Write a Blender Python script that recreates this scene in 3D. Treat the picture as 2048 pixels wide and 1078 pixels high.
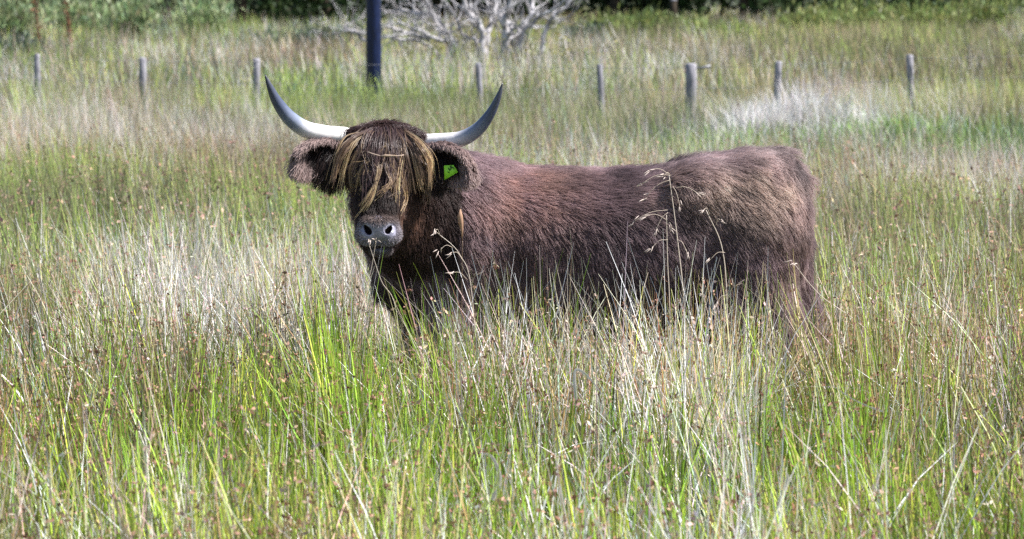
import bpy, math
import numpy as np
from mathutils import Vector, kdtree

for o in list(bpy.data.objects):
    bpy.data.objects.remove(o)
scene = bpy.context.scene
col = scene.collection
R = math.radians

# ------------------------------------------------------------------ camera
FPX, CX, CY, EYE = 6720.0, 1024.0, 539.0, 1.58
PITCH = math.atan(534.0 / FPX)
cam_d = bpy.data.cameras.new('camera')
cam = bpy.data.objects.new('camera', cam_d)
col.objects.link(cam)
cam.location = (0, 0, EYE)
cam.rotation_euler = (R(90) - PITCH, 0, 0)
cam_d.sensor_width = 36.0
cam_d.lens = FPX / 2048.0 * 36.0
cam_d.clip_end = 3000
cam_d.dof.use_dof = True
cam_d.dof.focus_distance = 11.3
cam_d.dof.aperture_fstop = 7.5
scene.camera = cam

# ------------------------------------------------------------------ sky and sun
TO_SUN = Vector((0.60, -0.06, 0.78)).normalized()
SUN_EL = math.asin(TO_SUN.z)
SUN_AZ = math.atan2(TO_SUN.x, TO_SUN.y)
world = bpy.data.worlds.new('World')
scene.world = world
world.use_nodes = True
wn, wl = world.node_tree.nodes, world.node_tree.links
bg = wn['Background']
sky = wn.new('ShaderNodeTexSky')
sky.sky_type = 'NISHITA'
sky.sun_disc = False
sky.sun_elevation = SUN_EL
sky.sun_rotation = SUN_AZ
sky.dust_density = 1.5
wl.new(sky.outputs[0], bg.inputs[0])
bg.inputs[1].default_value = 0.085
sun_d = bpy.data.lights.new('sun', 'SUN')
sun_d.energy = 5.0
sun_d.angle = R(0.53)
sun_d.color = (1.0, 0.98, 0.965)
sun = bpy.data.objects.new('sun', sun_d)
sun.rotation_euler = TO_SUN.to_track_quat('Z', 'Y').to_euler()
sun.location = (6, 0, 12)
col.objects.link(sun)
vs = scene.view_settings
vs.view_transform = 'Standard'
vs.look = 'None'
vs.exposure = 1.08
vs.gamma = 1.0
scene.render.engine = 'CYCLES'
scene.cycles.max_bounces = 6
scene.cycles.diffuse_bounces = 3
scene.cycles.transparent_max_bounces = 4
scene.cycles_curves.shape = 'RIBBONS'
scene.cycles.use_denoising = False
scene.cycles.sample_clamp_indirect = 4.0

rng = np.random.default_rng(7)


# ------------------------------------------------------------------ helpers
def P(px, py, Y):
    """world point seen at photo pixel (px, py) at distance Y along +Y"""
    u, v = (px - CX) / FPX, (CY - py) / FPX
    d = np.array([u, math.cos(PITCH) + v * math.sin(PITCH), -math.sin(PITCH) + v * math.cos(PITCH)])
    return np.array([0, 0, EYE]) + d * (Y / d[1])


def tag(o, label=None, cat=None, group=None, kind=None):
    if label: o['label'] = label
    if cat: o['category'] = cat
    if group: o['group'] = group
    if kind: o['kind'] = kind
    return o


def empty(name, loc):
    o = bpy.data.objects.new(name, None)
    o.location = loc
    o.empty_display_size = 0.1
    col.objects.link(o)
    return o


def link(name, data, parent=None, mat=None):
    o = bpy.data.objects.new(name, data)
    col.objects.link(o)
    if parent is not None:
        o.parent = parent
    if mat is not None:
        data.materials.append(mat)
    return o


def np_mesh(name, verts, faces, cols=None, smooth=False):
    """faces: (F,4) or (F,3) index array; cols: (V,3) colours stored as 'col'"""
    me = bpy.data.meshes.new(name)
    verts = np.asarray(verts, np.float32)
    faces = np.asarray(faces, np.int32)
    k = faces.shape[1]
    me.vertices.add(len(verts))
    me.vertices.foreach_set('co', verts.ravel())
    me.loops.add(faces.size)
    me.loops.foreach_set('vertex_index', faces.ravel())
    me.polygons.add(len(faces))
    me.polygons.foreach_set('loop_start', np.arange(0, faces.size, k, dtype=np.int32))
    me.polygons.foreach_set('loop_total', np.full(len(faces), k, np.int32))
    if smooth:
        me.polygons.foreach_set('use_smooth', np.ones(len(faces), bool))
    if cols is not None:
        a = me.attributes.new('col', 'FLOAT_COLOR', 'POINT')
        c = np.ones((len(verts), 4), np.float32)
        c[:, :3] = cols
        a.data.foreach_set('color', c.ravel())
    me.update(calc_edges=True)
    return me


def norm(v):
    return v / np.maximum(np.linalg.norm(v, axis=-1, keepdims=True), 1e-9)


def _hash(ix, iy, iz, seed):
    h = (ix * 374761393 + iy * 668265263 + iz * 2147483647 + seed * 1274126177) & 0xFFFFFFFF
    h = ((h ^ (h >> 13)) * 1274126177) & 0xFFFFFFFF
    h = h ^ (h >> 16)
    return (h & 0xFFFFFF) / float(0xFFFFFF)


def vnoise(x, y, z=None, seed=0):
    """smooth value noise 0..1"""
    x, y = np.asarray(x, float), np.asarray(y, float)
    z = np.zeros_like(x) if z is None else np.asarray(z, float)
    ix, iy, iz = (np.floor(a).astype(np.int64) for a in (x, y, z))
    fx, fy, fz = x - ix, y - iy, z - iz
    fx, fy, fz = (a * a * (3 - 2 * a) for a in (fx, fy, fz))
    r = 0
    for dx in (0, 1):
        for dy in (0, 1):
            for dz in (0, 1):
                w = (fx if dx else 1 - fx) * (fy if dy else 1 - fy) * (fz if dz else 1 - fz)
                r = r + w * _hash(ix + dx, iy + dy, iz + dz, seed)
    return r


def fbm(x, y, z=None, seed=0, oct=3):
    s, a, t = 0, 1.0, 0
    for i in range(oct):
        k = 2.0 ** i
        s = s + a * vnoise(x * k, y * k, None if z is None else z * k, seed + i * 17)
        t += a
        a *= 0.5
    return s / t


def tube(points, radii, sides=10, cap=True):
    """verts, quads of a tube through points"""
    pts = np.asarray(points, float)
    n = len(pts)
    tan = norm(np.gradient(pts, axis=0))
    up = np.array([0.31, 0.17, 0.93])
    if abs(np.dot(tan[0], norm(up))) > 0.9:
        up = np.array([0.95, 0.2, 0.1])
    vs_, fs = [], []
    a = norm(np.cross(tan[0], up))
    for i in range(n):
        a = norm(a - tan[i] * np.dot(a, tan[i]))
        b = np.cross(tan[i], a)
        th = np.arange(sides) * 2 * math.pi / sides
        vs_.append(pts[i] + radii[i] * (np.cos(th)[:, None] * a + np.sin(th)[:, None] * b))
    V = np.concatenate(vs_)
    for i in range(n - 1):
        for j in range(sides):
            j2 = (j + 1) % sides
            fs.append((i * sides + j, i * sides + j2, (i + 1) * sides + j2, (i + 1) * sides + j))
    if cap:
        c0, c1 = len(V), len(V) + 1
        V = np.concatenate([V, pts[:1], pts[-1:]])
        o = (n - 1) * sides
        for j in range(0, sides, 2):
            j2, j3 = (j + 1) % sides, (j + 2) % sides
            fs.append((c0, j3, j2, j))
            fs.append((c1, o + j, o + j2, o + j3))
    return V, np.array(fs, np.int32)


def join(parts):
    V, F, C, o = [], [], [], 0
    for p in parts:
        V.append(p[0]); F.append(np.asarray(p[1]) + o); o += len(p[0])
        if len(p) > 2: C.append(p[2])
    return np.concatenate(V), np.concatenate(F), (np.concatenate(C) if C else None)


def spline(pts, n):
    """Catmull-Rom resample of control points (any dimension)"""
    p = np.asarray(pts, float)
    p = np.concatenate([2 * p[:1] - p[1:2], p, 2 * p[-1:] - p[-2:-1]])
    t = np.linspace(0, len(p) - 3 - 1e-6, n)
    i = np.floor(t).astype(int)
    f = (t - i)[:, None]
    a, b, c, d = p[i], p[i + 1], p[i + 2], p[i + 3]
    return 0.5 * (2 * b + (c - a) * f + (2 * a - 5 * b + 4 * c - d) * f ** 2 + (3 * b - a - 3 * c + d) * f ** 3)


# ------------------------------------------------------------------ materials
def new_mat(name):
    m = bpy.data.materials.new(name)
    m.use_nodes = True
    return m, m.node_tree.nodes, m.node_tree.links, m.node_tree.nodes['Principled BSDF']


def blade_mat(name, rough=0.5, spec=0.35, trans=0.3):
    m, n, l, p = new_mat(name)
    at = n.new('ShaderNodeAttribute'); at.attribute_name = 'col'
    p.inputs['Roughness'].default_value = rough
    p.inputs['Specular IOR Level'].default_value = spec
    l.new(at.outputs['Color'], p.inputs['Base Color'])
    tr = n.new('ShaderNodeBsdfTranslucent')
    l.new(at.outputs['Color'], tr.inputs['Color'])
    mx = n.new('ShaderNodeMixShader'); mx.inputs[0].default_value = trans
    l.new(p.outputs[0], mx.inputs[1]); l.new(tr.outputs[0], mx.inputs[2])
    l.new(mx.outputs[0], n['Material Output'].inputs['Surface'])
    return m


def fur_mat(name, rough=0.42, spec=0.5):
    m, n, l, p = new_mat(name)
    at = n.new('ShaderNodeAttribute'); at.attribute_name = 'col'
    l.new(at.outputs['Color'], p.inputs['Base Color'])
    p.inputs['Roughness'].default_value = rough
    p.inputs['Specular IOR Level'].default_value = spec
    tr = n.new('ShaderNodeBsdfTranslucent')
    l.new(at.outputs['Color'], tr.inputs['Color'])
    mx = n.new('ShaderNodeMixShader'); mx.inputs[0].default_value = 0.3
    l.new(p.outputs[0], mx.inputs[1]); l.new(tr.outputs[0], mx.inputs[2])
    l.new(mx.outputs[0], n['Material Output'].inputs['Surface'])
    return m


def noisy_mat(name, c1, c2, scale, rough=0.7, spec=0.3, bump=0.0, stretch=(1, 1, 1), detail=6):
    m, n, l, p = new_mat(name)
    tc = n.new('ShaderNodeTexCoord')
    mp = n.new('ShaderNodeMapping'); mp.inputs['Scale'].default_value = stretch
    l.new(tc.outputs['Object'], mp.inputs[0])
    nz = n.new('ShaderNodeTexNoise')
    nz.inputs['Scale'].default_value = scale
    nz.inputs['Detail'].default_value = detail
    nz.inputs['Roughness'].default_value = 0.65
    l.new(mp.outputs[0], nz.inputs['Vector'])
    cr = n.new('ShaderNodeValToRGB')
    cr.color_ramp.elements[0].position = 0.35; cr.color_ramp.elements[0].color = (*c1, 1)
    cr.color_ramp.elements[1].position = 0.65; cr.color_ramp.elements[1].color = (*c2, 1)
    l.new(nz.outputs['Fac'], cr.inputs[0])
    l.new(cr.outputs[0], p.inputs['Base Color'])
    p.inputs['Roughness'].default_value = rough
    p.inputs['Specular IOR Level'].default_value = spec
    if bump:
        b = n.new('ShaderNodeBump'); b.inputs['Strength'].default_value = bump; b.inputs['Distance'].default_value = 0.01
        l.new(nz.outputs['Fac'], b.inputs['Height'])
        l.new(b.outputs[0], p.inputs['Normal'])
    return m


M_blade = blade_mat('rush_and_grass', 0.38, 0.5, 0.17)
M_far = blade_mat('far_grass', 0.6, 0.25, 0.25)
M_seed = blade_mat('seed_head', 0.6, 0.3, 0.2)
M_leaf = blade_mat('leaf', 0.5, 0.3, 0.3)
M_fur = fur_mat('fur', 0.5, 0.4)
M_lock = fur_mat('long_hair', 0.36, 0.5)
M_soil = noisy_mat('soil', (0.015, 0.022, 0.010), (0.04, 0.048, 0.022), 3.0, 0.9, 0.1, 0.5)
M_post = noisy_mat('weathered_wood', (0.15, 0.145, 0.16), (0.36, 0.345, 0.375), 9.0, 0.8, 0.2, 0.6, (6, 6, 0.8))
M_pole = noisy_mat('black_pole_paint', (0.003, 0.006, 0.022), (0.009, 0.020, 0.075), 14.0, 0.22, 0.3, 0.1, (3, 3, 0.5))
M_bark = noisy_mat('lichen_bark', (0.20, 0.18, 0.175), (0.60, 0.58, 0.59), 7.0, 0.85, 0.2, 0.5)
M_dbark = noisy_mat('dark_bark', (0.03, 0.022, 0.016), (0.07, 0.055, 0.04), 6.0, 0.9, 0.1, 0.5)
M_wire = noisy_mat('galvanised_wire', (0.12, 0.12, 0.13), (0.24, 0.24, 0.26), 30.0, 0.45, 0.5)
M_skin = noisy_mat('dark_hide', (0.018, 0.011, 0.010), (0.04, 0.024, 0.02), 12.0, 0.8, 0.2)
M_hoof = noisy_mat('hoof_horn', (0.03, 0.026, 0.024), (0.07, 0.06, 0.055), 20.0, 0.5, 0.4)


# ------------------------------------------------------------------ ground
def gz(x, y):
    x, y = np.asarray(x, float), np.asarray(y, float)
    z = np.interp(y, [-50, 41, 48, 56, 75, 100, 140, 300, 900], [0, 0, 0.10, 0.34, 0.56, 0.78, 1.15, 2.0, 4.0])
    z = z + 0.10 * (fbm(x * 0.35, y * 0.35, seed=3) - 0.5) * np.clip((y - 13) / 6, 0, 1)
    z = z + 0.06 * (fbm(x * 1.6, y * 1.6, seed=5) - 0.5)
    # hummock before the other stretch
    z = z + 0.20 * np.exp(-((y - 37.0) / 2.0) ** 2) / (1 + np.exp((x + 2.4) * 2.5))
    # low bank in front of the right-hand stretch of the fence
    z = z + 0.24 * np.exp(-((y - 36.6) / 2.4) ** 2) / (1 + np.exp(-(x - 2.4) * 1.6))
    return z


ys = np.concatenate([np.arange(-6, 16, 0.4), np.arange(16, 60, 0.8), np.arange(60, 140, 2.5), np.geomspace(140, 900, 18)])
xs = np.concatenate([-np.geomspace(20, 500, 14)[::-1], np.arange(-19.2, 19.3, 0.6), np.geomspace(20, 500, 14)])
GX, GY = np.meshgrid(xs, ys)
GZ = gz(GX, GY)
nx_, ny_ = len(xs), len(ys)
ii = (np.arange(ny_ - 1)[:, None] * nx_ + np.arange(nx_ - 1)[None]).ravel()
gme = np_mesh('ground', np.stack([GX, GY, GZ], -1).reshape(-1, 3), np.stack([ii, ii + 1, ii + 1 + nx_, ii + nx_], -1), smooth=True)
ground = link('ground', gme, None, M_soil)
tag(ground, 'damp dark soil of the rough pasture under the grass', 'ground', kind='structure')

# ------------------------------------------------------------------ grass
# kinds of blade: colour at root, colour at tip, height range, lean, relative width
KINDS = ['rush', 'olive', 'dry', 'pale', 'short', 'blue', 'brown']
K_ROOT = np.array([(.030, .095, .010), (.045, .070, .018), (.20, .165, .11), (.48, .45, .44), (.04, .13, .02), (.030, .095, .055), (.12, .065, .03)])  # dark sheaths, with deeper shading low in the tufts put into the colour
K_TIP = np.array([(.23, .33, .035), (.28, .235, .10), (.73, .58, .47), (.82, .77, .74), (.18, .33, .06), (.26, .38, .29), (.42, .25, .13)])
K_H = np.array([(.34, .56), (.36, .56), (.34, .60), (.26, .48), (.10, .22), (.20, .42), (.34, .52)])
K_LEAN = np.array([.17, .19, .34, .55, .4, .45, .22])
K_W = np.array([1.0, .9, .8, 1.1, 1.5, 1.3, .8])
BASE_W = np.array([.9, 1.0, 1.0, .22, .25, .7, .45])

# patches of the meadow: photo position of the patch's tops, spread in pixels, and what grows there more
PATCHES = [
    (120, 60, 260, 55, dict(blue=4, short=.5, dry=-.6)), (420, 60, 200, 40, dict(rush=2, blue=3)),
    (250, 118, 330, 26, dict(dry=3.0, brown=.8, blue=-.5)), (1250, 105, 250, 30, dict(dry=3.5, pale=.6)),
    (1550, 60, 500, 35, dict(olive=2.5, rush=1.2, dry=-.3)), (1900, 90, 250, 40, dict(olive=2, rush=2)),
    (600, 190, 260, 30, dict(rush=3, blue=1, dry=-.6)), (150, 175, 180, 24, dict(olive=1.5, dry=1.2)),
    (870, 140, 120, 25, dict(dry=2)), (830, 200, 200, 26, dict(rush=2.2, blue=1.5)),
    (1220, 230, 200, 24, dict(rush=1.2, dry=1.5, blue=1)), (1440, 215, 120, 14, dict(short=14, pale=.6, dry=-.8, olive=-.8)),
    (1880, 232, 220, 22, dict(short=8, pale=.5, dry=-.8, brown=-.7, rush=-.5, olive=-.7)), (1620, 195, 150, 14, dict(pale=6, short=8, dry=-.8, olive=-.8, rush=-.7)),
    (250, 255, 330, 34, dict(dry=5, pale=.8, rush=-.5)), (60, 255, 130, 30, dict(brown=2, dry=1.5)),
    (1400, 285, 260, 24, dict(dry=3.5, brown=1)), (1880, 310, 260, 45, dict(dry=5, brown=1.2, rush=-.4)),
    (60, 380, 180, 50, dict(rush=2.5, blue=1.5)), (330, 400, 260, 55, dict(rush=2.2, olive=2, dry=-.5)),
    (560, 420, 120, 60, dict(rush=2.2, blue=1, dry=-.4)), (1850, 430, 250, 60, dict(olive=2.2, rush=1.6, dry=-.5)),
    (1800, 570, 170, 60, dict(rush=3.5, blue=3, dry=-.8, brown=-.4)),
    (420, 600, 260, 75, dict(dry=7, pale=1, rush=-.4)), (1150, 650, 440, 60, dict(dry=9, brown=2.0, pale=.6, rush=-.6)),
    (40, 560, 110, 60, dict(olive=2, rush=2)), (60, 720, 110, 70, dict(rush=2, blue=3)),
    (1700, 690, 200, 40, dict(brown=2, dry=1.5, olive=1)), (1950, 720, 140, 70, dict(olive=2, dry=1.2)),
    (650, 830, 200, 120, dict(rush=5.5, brown=.8, dry=-.5)), (270, 960, 190, 100, dict(rush=5, olive=1, dry=-.3)),
    (1240, 870, 220, 90, dict(rush=4, blue=3, dry=-.3)), (1650, 850, 130, 100, dict(rush=5, blue=2, dry=-.5)),
    (1080, 980, 260, 80, dict(blue=4, rush=2, brown=.6)), (1450, 800, 90, 120, dict(dry=3, pale=1)),
    (1930, 930, 150, 110, dict(olive=2, rush=4, pale=.7, dry=-.3)), (40, 1000, 110, 60, dict(brown=2, olive=1)),
]


def ground_at(px, py, canopy=0.38):
    """ground point whose canopy top is seen at that pixel"""
    Y = 10.0
    for _ in range(40):
        h = EYE - canopy - float(gz((px - CX) / FPX * Y, Y))
        Yn = max(6.0, min(110.0, h * FPX / max(py - 4.0, 3.0)))
        Y = 0.5 * Y + 0.5 * Yn
    return (px - CX) / FPX * Y, Y


PATCH_W = []
for (px, py, rx, ry, d) in PATCHES:
    x0, y0 = ground_at(px, py)
    _, ya = ground_at(px, py + ry)
    _, yb = ground_at(px, max(py - ry, 8))
    w = np.zeros(len(KINDS))
    for k, v in d.items():
        w[KINDS.index(k)] = v
    PATCH_W.append((x0, y0, rx * y0 / FPX, max((yb - ya) * 0.5, 0.35), w))


def world_patch(x0, y0, rx, ry, **d):
    w = np.zeros(len(KINDS))
    for k, v in d.items():
        w[KINDS.index(k)] = v
    PATCH_W.append((x0, y0, rx, ry, w))


# close-cropped green strip on the bank and below it
world_patch(4.6, 31.5, 2.6, 4.0, short=26, dry=-.85, brown=-.8, rush=-.6, olive=-.85)
world_patch(1.7, 33.0, 1.3, 3.2, short=8, pale=.5, dry=-.8, brown=-.7, rush=-.5, olive=-.7)


def kind_weights(x, y):
    W = np.repeat(BASE_W[None], len(x), 0)
    sc = 0.55 if y.mean() < 15 else (0.28 if y.mean() < 45 else 0.12)
    for k in range(len(KINDS)):
        nz = fbm(x * sc * 2.2, y * sc * 1.6, seed=40 + k * 7)
        W[:, k] *= np.clip((nz - 0.30) * 3.4, 0.04, 2.4) ** 1.9
    for (x0, y0, rx, ry, w) in PATCH_W:
        g = np.exp(-(((x - x0) / rx) ** 2 + ((y - y0) / ry) ** 2))
        pos, neg = np.maximum(w, 0), np.minimum(w, 0)
        W = W * (1 + g[:, None] * neg[None]) + g[:, None] * pos[None]
    return np.maximum(W, 1e-4)


def pick_kind(x, y):
    W = kind_weights(x, y)
    c = np.cumsum(W, 1)
    return (rng.random(len(x))[:, None] * c[:, -1:] > c).sum(1).clip(0, len(KINDS) - 1)


def blades(root, h, lean, bend, width, c0, c1, k, face=None, tipw=0.15, c_mid=0.6):
    """ribbon blades: root (N,3), lean (N,2) drift of the tip, bend = how much the drift is held back to the tip"""
    N = len(root)
    s = np.linspace(0, 1, k + 1)
    ang = rng.random(N) * 2 * math.pi if face is None else face
    side = np.stack([np.cos(ang), np.sin(ang), np.zeros(N)], -1)
    drift = lean[:, None, :] * (s[None, :, None] ** bend[:, None, None])
    dz = np.sqrt(np.maximum(1 - np.minimum((lean ** 2).sum(-1), 0.85), 0.15))
    pos = np.empty((N, k + 1, 3))
    pos[..., :2] = root[:, None, :2] + drift * h[:, None, None]
    zz = s[None] * dz[:, None] + (s[None] - s[None] ** 2) * (1 - dz[:, None]) * 1.2
    pos[..., 2] = root[:, None, 2] + zz * h[:, None]
    wd = width[:, None] * (1 - (1 - tipw) * s[None] ** 1.8) * 0.5
    V = np.stack([pos - side[:, None] * wd[..., None], pos + side[:, None] * wd[..., None]], 2)
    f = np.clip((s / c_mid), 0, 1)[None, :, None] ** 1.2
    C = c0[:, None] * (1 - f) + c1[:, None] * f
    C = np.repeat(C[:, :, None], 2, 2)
    b = (np.arange(N) * (k + 1) * 2)[:, None] + (np.arange(k) * 2)[None]
    F = np.stack([b, b + 1, b + 3, b + 2], -1).reshape(-1, 4)
    return V.reshape(-1, 3), F, C.reshape(-1, 3), pos


def in_view_points(n, y0, y1, margin=1.22, extra=0.5, power=1.0):
    """points spread over the wedge of meadow the camera (and a camera a step aside) looks across"""
    u = rng.random(n)
    y = (y0 ** (1 + power) + u * (y1 ** (1 + power) - y0 ** (1 + power))) ** (1 / (1 + power))
    x = (rng.random(n) * 2 - 1) * (CX / FPX * margin * y + extra)
    return x, y


def jitter_col(c, n, a=0.22, b=0.10):
    return np.clip(c * (1 + a * rng.standard_normal(n)[:, None]) * (1 + b * rng.standard_normal((n, 3))), 0.004, 0.82)


# gaps between tussocks where the blades stay short
GAPS = [(*ground_at(px, py, .25), r * 1.35) for px, py, r in ((1645, 870, .17), (600, 880, .15), (50, 760, .18), (1180, 900, .16), (250, 1010, .14), (980, 985, .12), (1900, 960, .14), (470, 960, .12), (1420, 960, .12))]
COW_X = (-0.50, 1.12)


def cow_limit(x, y, h):
    """blades under the animal stay below its belly"""
    under = (x > COW_X[0]) & (x < COW_X[1]) & (y > 11.70) & (y < 12.34)
    h = np.where(under, np.minimum(h, 0.42), h)
    chest = (x > -0.50) & (x < -0.27) & (y > 10.7) & (y <= 11.70)
    h = np.where(chest, np.minimum(h, 0.44), h)
    chin = (x > -0.62) & (x < -0.2) & (y > 11.2) & (y <= 11.70)
    return np.where(chin, np.minimum(h, 0.64), h)


def field(name, n, y0, y1, wid, k, tuss, rad, label, cat, mat, hscale=1.0, only=None, power=1.0, margin=1.35):
    """n blades grown in tussocks"""
    nt = max(n // tuss, 1)
    tx, ty = in_view_points(nt, y0, y1, margin=margin, power=power)
    tk = pick_kind(tx, ty)
    th = 0.66 + 0.6 * rng.random(nt)
    t = rng.integers(0, nt, n)
    g = rng.standard_normal((n, 2)) * (rad * (0.5 + rng.random(nt))[t])[:, None]
    x, y = tx[t] + g[:, 0], ty[t] + g[:, 1]
    kd = np.where(rng.random(n) < 0.72, tk[t], pick_kind(x, y))
    if only is not None:
        kd = np.where(np.isin(kd, only), kd, np.array(only)[rng.integers(0, len(only), n)])
    h = (K_H[kd, 0] + (K_H[kd, 1] - K_H[kd, 0]) * rng.random(n) ** 0.8) * th[t] * hscale
    h = h * (1 + 0.22 * np.exp(-((y - 10.9) / 0.75) ** 2))
    h = cow_limit(x, y, h)
    wind = np.array([-0.05, -0.02])
    lean = g / np.maximum(rad, 1e-3) * 0.10 + rng.standard_normal((n, 2)) * K_LEAN[kd][:, None] * 0.75 + wind
    ll = np.linalg.norm(lean, axis=1, keepdims=True)
    lean = lean * np.minimum(1, 0.85 / np.maximum(ll, 1e-6))
    bend = 1.1 + rng.random(n) * np.where(np.isin(kd, [3, 4, 5]), 1.6, 0.7)
    w = wid * K_W[kd] * (0.7 + 0.6 * rng.random(n))
    low = fbm(tx * 1.9, ty * 1.3, seed=77) if y1 < 20 else fbm(tx * .6, ty * .5, seed=78)
    tone = (np.exp(0.34 * rng.standard_normal(nt)) * np.exp((low - .5) * 2.4))[t][:, None]
    c0, c1 = jitter_col(K_ROOT[kd] * tone, n, .30), jitter_col(K_TIP[kd] * tone * np.exp(.30 * rng.standard_normal((n, 1))), n)
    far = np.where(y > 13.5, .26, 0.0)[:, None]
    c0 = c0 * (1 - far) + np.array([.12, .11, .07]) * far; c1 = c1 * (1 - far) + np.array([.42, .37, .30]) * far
    for gx, gy, gr in GAPS:
        h = np.where(((x - gx) / gr) ** 2 + ((y - gy) / (gr * 1.7)) ** 2 < 1, h * .26, h)
    root = np.stack([x, y, gz(x, y) - 0.01], -1)
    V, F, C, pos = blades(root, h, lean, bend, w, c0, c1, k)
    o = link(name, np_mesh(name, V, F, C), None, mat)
    tag(o, label, cat, kind='stuff')
    return pos, kd, h


pos_n, kd_n, h_n = field('rush_grass', 46000, 6.2, 14.6, 0.0060, 4, 44, 0.085,
                         'green and straw coloured rushes standing knee high round the cow', 'rushes', M_blade, only=[0, 1, 2, 6])
field('meadow_grass', 32000, 6.2, 14.6, 0.0055, 3, 14, 0.10,
      'short soft grass and pale bent leaves growing low among the rushes', 'grass', M_blade, hscale=0.85, only=[4, 5, 0, 4, 5, 0, 3])
field('dead_grass', 900, 6.4, 13.5, 0.010, 4, 4, 0.10,
      'broad white dead grass leaves bent over among the rushes', 'grass', M_blade, hscale=1.0, only=[3])
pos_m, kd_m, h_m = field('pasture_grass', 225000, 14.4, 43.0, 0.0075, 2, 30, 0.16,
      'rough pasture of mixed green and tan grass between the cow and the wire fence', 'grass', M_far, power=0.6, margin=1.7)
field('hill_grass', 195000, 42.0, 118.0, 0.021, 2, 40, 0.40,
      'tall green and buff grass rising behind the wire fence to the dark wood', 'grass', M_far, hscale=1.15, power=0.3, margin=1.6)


# brown flower clusters on the rushes
def clusters(name, pos, pick, size, per, label, c0, c1):
    idx = np.nonzero(pick)[0]
    n = len(idx)
    s = 0.66 + 0.26 * rng.random(n)
    k = pos.shape[1] - 1
    f = s * k
    i = np.minimum(f.astype(int), k - 1)
    p = pos[idx, i] * (1 - (f - i))[:, None] + pos[idx, i + 1] * (f - i)[:, None]
    N = n * per
    p = np.repeat(p, per, 0) + rng.standard_normal((N, 3)) * size * 0.35
    d = norm(rng.standard_normal((N, 3)) + np.array([0, 0, 0.5]))
    a = norm(np.cross(d, rng.standard_normal((N, 3))))
    L = size * (0.5 + rng.random(N))[:, None]
    w = L * 0.26
    V = np.stack([p, p + d * L * 0.5 + a * w, p + d * L, p + d * L * 0.5 - a * w], 1).reshape(-1, 3)
    F = np.arange(N * 4).reshape(-1, 4)
    c = np.repeat(jitter_col(c0 + (c1 - c0) * rng.random((N, 1)), N), 4, 0)
    o = link(name, np_mesh(name, V, F, c), None, M_seed)
    tag(o, label, 'seed heads', kind='stuff')


clusters('rush_flowers', pos_n, (np.isin(kd_n, [0, 1, 6])) & (rng.random(len(kd_n)) < 0.5), 0.013, 5,
         'small brown flower clusters on the upper stems of the rushes', np.array([.15, .065, .042]), np.array([.50, .31, .21]))
clusters('grass_seeds', pos_n, (kd_n == 2) & (rng.random(len(kd_n)) < 0.30), 0.014, 4,
         'pale feathery seeds on the dry grass stems', np.array([.40, .30, .22]), np.array([.66, .55, .46]))

clusters('pasture_flowers', pos_m, np.isin(kd_m, [0, 1, 6]) & (pos_m[:, 0, 1] < 30) & (rng.random(len(kd_m)) < 0.16), 0.024, 4,
         'brown flower heads speckling the rushes behind the cow', np.array([.13, .065, .045]), np.array([.50, .34, .25]))

# taller single dry stems standing above the rest in front of the cow and beside it
n = 5200
x, y = in_view_points(n, 7.0, 14.4)
wd_ = kind_weights(x, y)
keep = rng.random(n) < np.clip(wd_[:, 2] / wd_.sum(1) * 1.3, 0.05, 1)
x, y = x[keep], y[keep]
h = cow_limit(x, y, 0.50 + 0.24 * rng.random(len(x)) ** 1.5)
n = len(x)
V, F, C, pos_t = blades(np.stack([x, y, gz(x, y)], -1), h, rng.standard_normal((n, 2)) * 0.24 + [-0.06, 0], 1.0 + 0.6 * rng.random(n),
                        0.0030 + 0.0014 * rng.random(n), jitter_col(np.tile([.36, .31, .22], (n, 1)), n), jitter_col(np.tile([.74, .65, .58], (n, 1)), n), 4)
tag(link('dry_stems', np_mesh('dry_stems', V, F, C), None, M_blade),
    'thin straw coloured stems rising above the rushes', 'stems', kind='stuff')
# ------------------------------------------------------------------ the cow
COW = np.array([0.30, 12.0, 0.0])


def smin(a, b, k):
    h = np.clip(0.5 + 0.5 * (b - a) / k, 0, 1)
    return b + (a - b) * h - k * h * (1 - h)


def sd_cone(p, a, b, ra, rb):
    """tapered capsule"""
    a, b = np.asarray(a, float), np.asarray(b, float)
    ba = b - a
    t = np.clip(((p - a) @ ba) / (ba @ ba), 0, 1)
    return np.linalg.norm(p - a - t[..., None] * ba, axis=-1) - (ra + (rb - ra) * t)


def sd_ell(p, c, r):
    q = (p - np.asarray(c)) / np.asarray(r)
    k0 = np.linalg.norm(q, axis=-1)
    k1 = np.linalg.norm(q / np.asarray(r), axis=-1)
    return k0 * (k0 - 1) / np.maximum(k1, 1e-6)


# trunk outline: x, top, bottom, half width (bare hide, the coat comes on top of it)
TR = np.array([
    (-0.44, .74, .58, .07), (-0.36, .86, .52, .15), (-0.24, .968, .48, .20), (-0.10, .984, .455, .235), (0.10, .978, .44, .27),
    (0.30, .970, .43, .295), (0.50, .978, .44, .295), (0.61, .992, .46, .28), (0.69, 1.016, .49, .262), (0.81, 1.038, .50, .245),
    (0.93, 1.045, .50, .215), (0.985, 1.038, .53, .19), (1.012, 1.0, .60, .15)])
H_POLL = P(768, 312, 11.68)
H_BROW = P(766, 340, 11.62)
H_NOSE = P(757, 466, 11.50)


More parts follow.
